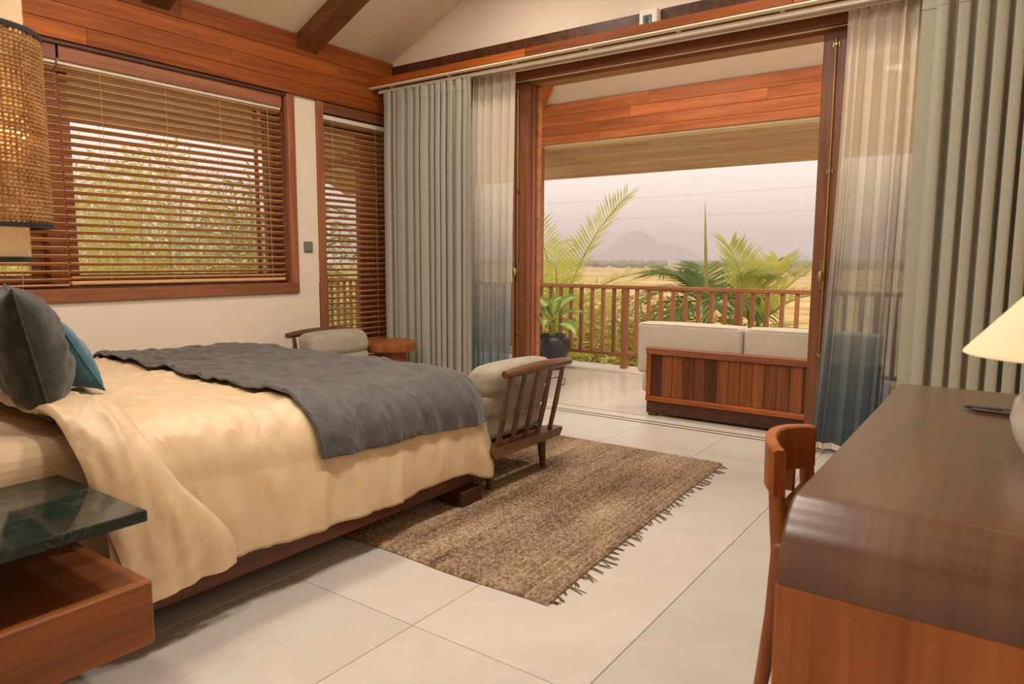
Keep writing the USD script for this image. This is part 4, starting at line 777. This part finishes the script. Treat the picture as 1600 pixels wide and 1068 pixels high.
# potted dumb cane
PX, PY = -3.915, 6.235
pt = thing('plant_pot', 'glossy black plant pot on the balcony tiles', 'pot', (PX, PY, 0))
obj('vessel', lathe([(0, 0.001), (0.122, 0.001), (0.128, 0.008), (0.150, 0.10), (0.178, 0.20), (0.190, 0.265), (0.184, 0.315), (0.160, 0.345), (0.146, 0.352), (0.148, 0.362), (0.140, 0.364), (0.132, 0.352), (0.132, 0.30), (0, 0.30)], 56, (PX, PY, 0)), 'pot_glaze', pt, smooth=40)
obj('soil', lathe([(0, 0.326), (0.08, 0.325), (0.131, 0.318), (0.131, 0.302), (0, 0.302)], 32, (PX, PY, 0)), 'soil', pt)
dp = thing('dumb_cane', 'dumb cane plant with speckled green leaves in the black pot', 'plant', (PX, PY, 0.326))
def leaf_mesh(base, direction, L, W, droop, roll_=0.0):
    n, m = 13, 7; s = np.linspace(0, 1, n); d = np.array(direction, float); d /= np.linalg.norm(d); hz_ = np.array([d[0], d[1], 0]); hz_ /= np.linalg.norm(hz_)+1e-9; side = np.cross(hz_, [0, 0, 1.0])
    a0 = math.asin(d[2]); P = np.zeros((n, m, 3)); UV = np.zeros((n, m, 2)); p = np.array(base, float)
    for i in range(n):
        a = a0-droop*s[i]**1.3; t = hz_*math.cos(a)+np.array([0, 0, 1.0])*math.sin(a); up = np.cross(side, t); w = W*math.sin(math.pi*min(1, s[i]**0.75*0.98+0.015))**0.8
        for j in range(m):
            q = (j-(m-1)/2)/((m-1)/2); P[i, j] = p+side*(w/2*q*math.cos(roll_))+up*(w/2*abs(q)*0.30+w/2*q*math.sin(roll_)+0.006*math.sin(s[i]*14+q*3)*abs(q)); UV[i, j] = (q, s[i])
        p = p+t*L/(n-1)
    return P, UV
g_ = random.Random(3)
leaves = [(1.75, 1.05, 0.30, 0.155, 1.1, 0.20), (3.5, 0.62, 0.36, 0.150, 1.1, 0.20), (0.55, 0.50, 0.34, 0.150, 1.3, 0.19), (5.0, 0.55, 0.28, 0.165, 1.5, 0.12), (4.2, 0.25, 0.28, 0.150, 1.4, 0.11), (6.0, 0.25, 0.31, 0.15, 1.4, 0.12), (0.9, 1.00, 0.32, 0.145, 1.1, 0.21), (4.3, 0.95, 0.31, 0.165, 1.3, 0.19), (5.4, 0.95, 0.31, 0.160, 1.3, 0.19), (2.5, 0.65, 0.30, 0.15, 1.3, 0.15), (3.0, 0.95, 0.30, 0.15, 1.1, 0.21)]
for k, (az, el, L, W, dr, hgt) in enumerate(leaves):
    b0 = np.array([PX+0.022*math.cos(az), PY+0.022*math.sin(az), 0.322]); d = np.array([math.cos(az)*math.cos(el), math.sin(az)*math.cos(el), math.sin(el)]); b1 = np.array([PX, PY, 0.33+hgt])+0.035*d*[1, 1, 0.3]
    b2 = b1+d*0.05; P, UV = leaf_mesh(b2, d, L, W, dr, g_.uniform(-0.4, 0.4))
    sp_ = '/World/dumb_cane/'+numbered('/World/dumb_cane', 'leaf'); m_ = grid(P-np.array([PX, PY, 0.326]))
    usdkit.mesh(stage, sp_, m_, MAT['dumb_cane_leaf'], smooth=True, uv=UV.reshape(-1, 2))
    obj('stalk', tube([b0, (b0+b1)/2+[0, 0, 0.01], b1, b2], [0.010, 0.008, 0.0055, 0.004], 8), 'palm_stem', dp, smooth=True)

# ================================================================== the land outside
GZ = -3.5
fx = np.concatenate([-np.geomspace(900, 6, 46), np.linspace(-4, 4, 5), np.geomspace(6, 500, 26)]); fy = np.concatenate([np.linspace(-8, 8, 6), np.geomspace(9, 1600, 90)])
A, B = np.meshgrid(fx, fy, indexing='ij'); A = A-2.0
Z = GZ+0.35*(meshkit.fbm(np.stack([A*0.06, B*0.06, 0*A], -1), 4, 3)-0.55)*np.clip((B-6)/20, 0, 1)
obj('field', grid(np.stack([A, B, Z], -1)), 'field_grass', smooth=True, label='wide golden field stretching to the far trees', kind='structure')
def far_pt(x, y): return (x, y, GZ-0.05)
rv = hull([(-420, 395, GZ+0.02), (-200, 470, GZ+0.02), (-215, 505, GZ+0.02), (-420, 440, GZ+0.02), (-420, 395, GZ-0.4), (-200, 470, GZ-0.4), (-215, 505, GZ-0.4), (-420, 440, GZ-0.4)])
obj('river', rv, 'water', label='pale strip of water across the far field', kind='structure')
# hills far away: a ridge with real depth
ru_ = [(-1900, 20), (-1700, 40), (-1480, 30), (-1400, 14), (-1342, 25), (-1300, 44), (-1272, 63), (-1240, 98), (-1225, 118), (-1212, 122), (-1172, 122), (-1155, 116), (-1140, 104), (-1122, 82), (-1111, 78), (-1059, 72), (-1016, 62), (-985, 48), (-955, 32), (-922, 18), (-860, 15), (-720, 22), (-560, 28), (-420, 18), (-200, 22), (0, 8)]
hx = np.linspace(-1900, 0, 190); hzz = np.interp(hx, [a for a, b in ru_], [b for a, b in ru_]); t_ = np.linspace(-1, 1, 21)
HX, HT = np.meshgrid(hx, t_, indexing='ij'); prof_ = np.clip(1-np.abs(HT)**1.2, 0, 1)
HZ = GZ+(hzz[:, None]+1+4*(meshkit.fbm(np.stack([HX*0.018, HT*2, 0*HX], -1), 4, 9)-0.5))*prof_
obj('far_hill', grid(np.stack([HX, 2500+HT*260, HZ], -1)), 'rock', smooth=True, label='pale mountain on the hazy horizon', kind='structure')

def leaf_cloud(g, pts, L, W, up=0.1, hang=0.3):
    """Many small pointed leaves at the given points: each a folded blade of four triangles."""
    n = len(pts); az = g.uniform(0, 2*np.pi, n); el = g.normal(up, 0.55, n)-hang*g.random(n); d = np.stack([np.cos(az)*np.cos(el), np.sin(az)*np.cos(el), np.sin(el)], 1)
    s = np.cross(d, g.normal(size=(n, 3))); s /= np.linalg.norm(s, axis=1, keepdims=True); nn = np.cross(d, s); l = L*g.uniform(0.6, 1.3, n)[:, None]; w = W*g.uniform(0.7, 1.2, n)[:, None]
    v = np.stack([pts, pts+d*l*0.45+s*w/2+nn*w*0.15, pts+d*l*0.5, pts+d*l*0.45-s*w/2+nn*w*0.15, pts+d*l-nn*l*0.08], 1).reshape(-1, 3)
    k = np.arange(n)[:, None]*5; f = np.concatenate([k+[0, 1, 2], k+[1, 4, 2], k+[0, 2, 3], k+[2, 4, 3]], 0).astype(int)
    return trimesh.Trimesh(v, f, process=False)
def blob_points(g, n, c, r, shell_=0.35):
    d = g.normal(size=(n, 3)); d /= np.linalg.norm(d, axis=1, keepdims=True); q = d*(g.random(n)[:, None]**shell_)
    q *= (0.72+0.55*meshkit.fbm(d*2.2+np.array(c)*0.37, 3, 5))[:, None]; return np.array(c)+q*np.array(r)
def shrub(name, label, cat_, x, y, top, rx, ry, n, matn, L=0.16, W=0.026, stems=5, group=None, seed=0, lean=0.5, zlo=None, pale=True):
    g = np.random.default_rng(seed+100); t = thing(name, label, cat_, (x, y, GZ), group=group)
    lo = GZ+0.4 if zlo is None else zlo; c = (x, y, (top+lo)/2); pts = blob_points(g, n, c, (rx, ry, (top-lo)/2*1.05), 0.45)
    obj('foliage', leaf_cloud(g, pts, L, W), matn, t, smooth=False, kind='stuff')
    for k in range(stems):
        a = g.uniform(0, 6.28); b = g.uniform(0.2, 1)*rx*lean; e = np.array([x+math.cos(a)*b, y+math.sin(a)*b*ry/rx, top-g.uniform(0.25, 0.8)]); s0 = np.array([x+0.15*math.cos(a), y+0.15*math.sin(a), GZ])
        u = np.linspace(0, 1, 9)[:, None]; p = s0+(e-s0)*u; p[:, :2] += (np.sin(u*3)*0.12*(g.random()-0.5)); obj('stem', tube(p, np.linspace(0.045, 0.014, 9)*(1 if stems < 7 else 0.6), 7), 'pale_bark' if pale else 'trunk_bark', t, smooth=True)
    return t
# thicket outside the left window
for k, (x, y, top, rx, ry, n, mm, lab) in enumerate((
    (-9.6, 3.1, 2.9, 1.9, 1.5, 6500, 'bush_leaf', 'yellow-green willowy shrub outside the left window, nearest its post'),
    (-9.9, 5.2, 2.75, 1.9, 1.6, 6000, 'bush_leaf', 'yellow-green willowy shrub outside the middle of the left window'),
    (-9.4, 6.7, 2.5, 1.7, 1.4, 5500, 'bush_leaf_green', 'green willowy shrub outside the right end of the left window'),
    (-12.6, 6.0, 3.1, 2.4, 2.6, 5500, 'bush_leaf', 'tall pale shrub farther out behind the window shrubs'),
    (-12.2, 9.8, 0.9, 2.2, 1.8, 4000, 'bush_leaf', 'yellow-green shrub seen through the tall narrow blind'))):
    shrub('willowy_shrub', lab, 'shrub', x, y, top, rx, ry, n, mm, stems=5, group='shrubs outside the left wall', seed=k, L=0.20, W=0.034, zlo=-1.6)
# bamboo-like plants behind the railing
for k, (x, y, top, rx, ry, n, mm, lab) in enumerate((
    (-6.5, 9.1, 0.70, 0.95, 0.7, 7500, 'bush_leaf', 'feathery yellow-green bush behind the railing, left of the potted plant'),
    (-5.35, 8.7, 0.62, 0.85, 0.7, 8000, 'bush_leaf', 'feathery yellow-green bush behind the railing and the potted plant'),
    (-4.45, 8.6, 0.68, 0.85, 0.7, 8000, 'bush_leaf', 'feathery pale bush behind the railing post'),
    (-3.75, 8.8, 0.60, 0.75, 0.6, 7000, 'bush_leaf', 'feathery green bush behind the left sofa cushion'),
    (-2.95, 9.3, 0.35, 0.75, 0.6, 6000, 'bush_leaf', 'low green bush under the twin palms'))):
    shrub('feathery_bush', lab, 'shrub', x, y, top, rx, ry, n, mm, L=0.17, W=0.026, stems=6, group='bushes behind the railing', seed=20+k, zlo=-1.9, pale=False)

def frond(g, base, az, el, L, arch, matn_seed=0, n=40, ll=0.44, droop=0.5, w=0.026):
    """One palm frond: a tapering arched midrib with two rows of folded leaflets."""
    s = np.linspace(0, 1, 18); a = el-arch*s**1.4; hz_ = np.array([math.cos(az), math.sin(az), 0]); step = L/17
    P = np.array(base)+np.concatenate([[np.zeros(3)], np.cumsum(np.stack([hz_[0]*np.cos(a[1:]), hz_[1]*np.cos(a[1:]), np.sin(a[1:])], 1)*step, 0)])
    rach = tube(P, np.linspace(0.016, 0.004, 18), 6); V, F = [], []; side = np.array([-math.sin(az), math.cos(az), 0])
    for i, q in enumerate(np.linspace(0.16, 0.995, n)):
        k = min(int(q*17), 16); fr = q*17-k; p = P[k]*(1-fr)+P[k+1]*fr; t = P[k+1]-P[k]; t = t/np.linalg.norm(t); up = np.cross(t, side)
        up = -up if up[2] < 0 else up
        for sgn in (-1, 1):
            sw = 0.55+0.75*q; l = ll*(0.55+0.75*math.sin(math.pi*(0.12+0.80*q)))*g.uniform(0.85, 1.12); d = side*sgn*math.cos(sw*0.62)+t*math.sin(sw*0.78)+up*g.uniform(0.10, 0.42); d /= np.linalg.norm(d)
            m1 = p+d*l*0.5-np.array([0, 0, droop*0.10*l]); e = p+d*l-np.array([0, 0, droop*0.42*l]); cr = np.cross(d, up); cr /= np.linalg.norm(cr)+1e-9; b = len(V); ww = w*g.uniform(0.8, 1.15)
            V += [p-cr*ww*0.25, p+cr*ww*0.25, m1-cr*ww/2+up*ww*0.2, m1, m1+cr*ww/2+up*ww*0.2, e]
            F += [(b, 3+b, 2+b), (b, b+1, b+3), (b+1, b+4, b+3), (b+2, b+3, b+5), (b+3, b+4, b+5)]
    return cat(rach, trimesh.Trimesh(np.array(V), np.array(F), process=False))
def palm(label, x, y, ztop, fronds, seed, matn='palm_leaf', trunk_r=0.07, spear=None):
    g = np.random.default_rng(seed+300); t = thing('palm', label, 'palm tree', (x, y, GZ), group='palms beyond the balcony railing')
    u = np.linspace(0, 1, 12)[:, None]; obj('trunk', tube(np.array([[x+0.2, y, GZ]])*(1-u)+np.array([[x, y, ztop]])*u, np.linspace(trunk_r*1.2, trunk_r*0.7, 12), 9), 'trunk_bark', t, smooth=True)
    for (az, el, L, arch, *r) in fronds: obj('frond', frond(g, (x, y, ztop-0.05), math.radians(az), math.radians(el), L, math.radians(arch), droop=r[0] if r else 0.5), r[1] if len(r) > 1 else matn, t)
    if spear:
        e = np.array(spear); b = np.array([x, y, ztop-0.05]); u = np.linspace(0, 1, 10)[:, None]; obj('spear_leaf', tube(b+(e-b)*u, np.array([0.02, 0.024, 0.026, 0.026, 0.025, 0.023, 0.02, 0.015, 0.009, 0.002]), 8, flat=0.6), 'palm_stem', t, smooth=True, label='tall unopened spear leaf')
    return t
palm('tall arching palm at the left of the balcony view', -5.75, 9.3, 0.05, [(168, 86, 2.7, 48, 0.3), (350, 74, 2.45, 36, 0.25), (10, 60, 2.3, 80), (200, 62, 2.0, 80), (120, 72, 2.2, 60), (300, 70, 1.9, 75), (250, 60, 1.9, 90), (330, 48, 1.9, 72), (60, 55, 2.0, 80), (150, 50, 1.8, 80)], 1)
palm('small dark palm with a tall bare spear leaf, left of the two on the right', -3.30, 9.1, 0.60, [(160, 58, 1.0, 75, 0.6), (115, 66, 0.95, 70, 0.6), (190, 62, 0.95, 80, 0.6), (20, 55, 0.95, 70, 0.5), (215, 40, 0.9, 80, 0.7), (300, 40, 0.8, 90, 0.7), (345, 30, 0.9, 80, 0.7), (75, 40, 0.8, 70, 0.5), (255, 25, 0.8, 90, 0.7)], 2, 'palm_leaf_dark', spear=(-3.385, 9.15, 1.93))
palm('bright green palm with fanned upright fronds, right of the spear leaf', -2.68, 9.0, 0.24, [(150, 82, 1.25, 30, 0.2), (20, 66, 1.25, 40, 0.2), (350, 56, 1.2, 60, 0.3), (75, 75, 1.15, 40, 0.2), (330, 28, 1.0, 75), (230, 40, 0.9, 80), (290, 30, 0.9, 80)], 3)
palm('low palm whose fronds spread right behind the railing', -2.10, 8.7, -0.30, [(355, 36, 1.0, 62), (20, 58, 0.9, 60), (150, 55, 0.9, 70), (320, 40, 0.95, 80), (200, 40, 0.85, 80), (80, 62, 0.85, 60), (270, 45, 0.8, 80)], 4)

# far trees, a hut, wires
def far_blob(seed, r=1.0):
    m = trimesh.creation.icosphere(3); v = np.array(m.vertices); k = 0.65+0.6*meshkit.fbm(v*1.9+seed*3.1, 4, seed); v = v*k[:, None]*[1.25, 1.0, 0.75]; v[:, 2] += 0.75; m.vertices = v*r; return m
g_ = random.Random(11); protos = []
for k in range(3):
    t = thing('far_tree', 'small hazy tree in the line along the far edge of the field', 'tree', (-640+k*7, 452+k*5, GZ), group='trees along the far edge of the field')
    obj('crown', far_blob(k, 3.9), 'hazed_far_leaf', t, world=False, smooth=True); obj('trunk', tube([(0, 0, -0.2), (0, 0, 2.5)], 0.35, 6), 'trunk_bark', t, world=False); protos.append(t)
for k in range(140):
    x = -520+k*3.4+g_.uniform(-2, 2); copy_of(protos[k % 3], (x, 525+g_.uniform(-60, 60), GZ), g_.uniform(0, 360))
t = thing('field_tree', 'round leafy tree standing alone in the field by the hut', 'tree', (-66.5, 256, GZ))
gg = np.random.default_rng(5); obj('crown', leaf_cloud(gg, np.vstack([blob_points(gg, 900, (-66.5+dx, 256+dy, GZ+dz), (r, r, r*0.8), 0.6) for dx, dy, dz, r in ((0, 0, 3.6, 2.6), (-2.4, 0.5, 2.7, 2.0), (2.3, -0.4, 2.5, 1.9), (0.6, 0, 5.0, 1.6), (-1, -1, 1.6, 2.4))]), 0.8, 0.36), 'hazed_far_leaf', t, kind='stuff')
obj('trunk', tube([(-66.5, 256, GZ-0.2), (-66.4, 256, GZ+3)], 0.22, 7), 'trunk_bark', t)
t = thing('field_hut', 'small thatched hut on posts in the golden field', 'hut', (-56.8, 238, GZ))
hx_, hy_ = -56.8, 238
obj('roof', hull([(hx_-3.0, hy_-2, GZ+1.7), (hx_+3.0, hy_-2, GZ+1.7), (hx_-3.0, hy_+2, GZ+1.7), (hx_+3.0, hy_+2, GZ+1.7), (hx_-1.4, hy_, GZ+3.1), (hx_+1.4, hy_, GZ+3.1)]), 'thatch', t)
for dx in (-2.4, 2.4):
    for dy in (-1.6, 1.6): obj('post', box((hx_+dx-0.12, hy_+dy-0.12, GZ-0.3), (hx_+dx+0.12, hy_+dy+0.12, GZ+1.72), 0), 'trunk_bark', t)
obj('wall', box((hx_-2.2, hy_+0.6, GZ-0.3), (hx_+1.0, hy_+0.75, GZ+1.6), 0), 'thatch', t)
for k, (z0, z1, lab) in enumerate(((9.2, 10.2, 'thin overhead wire, highest of the three across the sky'), (6.95, 7.9, 'thin overhead wire, middle of the three across the sky'), (5.15, 5.9, 'thin overhead wire, lowest of the three across the sky'))):
    u = np.linspace(0, 1, 24); obj('overhead_wire', tube(np.stack([-60+75*u, 62+0*u, z0+(z1-z0)*u-1.0*(u*(1-u))], 1), 0.009, 5), 'wire_grey', label=lab, cat='wire', group='overhead wires beyond the balcony')
# humid haze lying over the far land
usdkit.material(stage, '/World/Looks/haze', {'v': ('principled_volume', {'color': (0.95, 0.90, 0.86), 'density': 0.00095, 'anisotropy': 0.0})}, [], volume='v.volume'); MAT['haze'] = UsdShade.Material.Get(stage, '/World/Looks/haze')
obj('haze', box((-3500, 70, GZ-3), (2500, 3400, 120), 0), 'haze', label='pale humid haze lying over the far land', kind='structure')
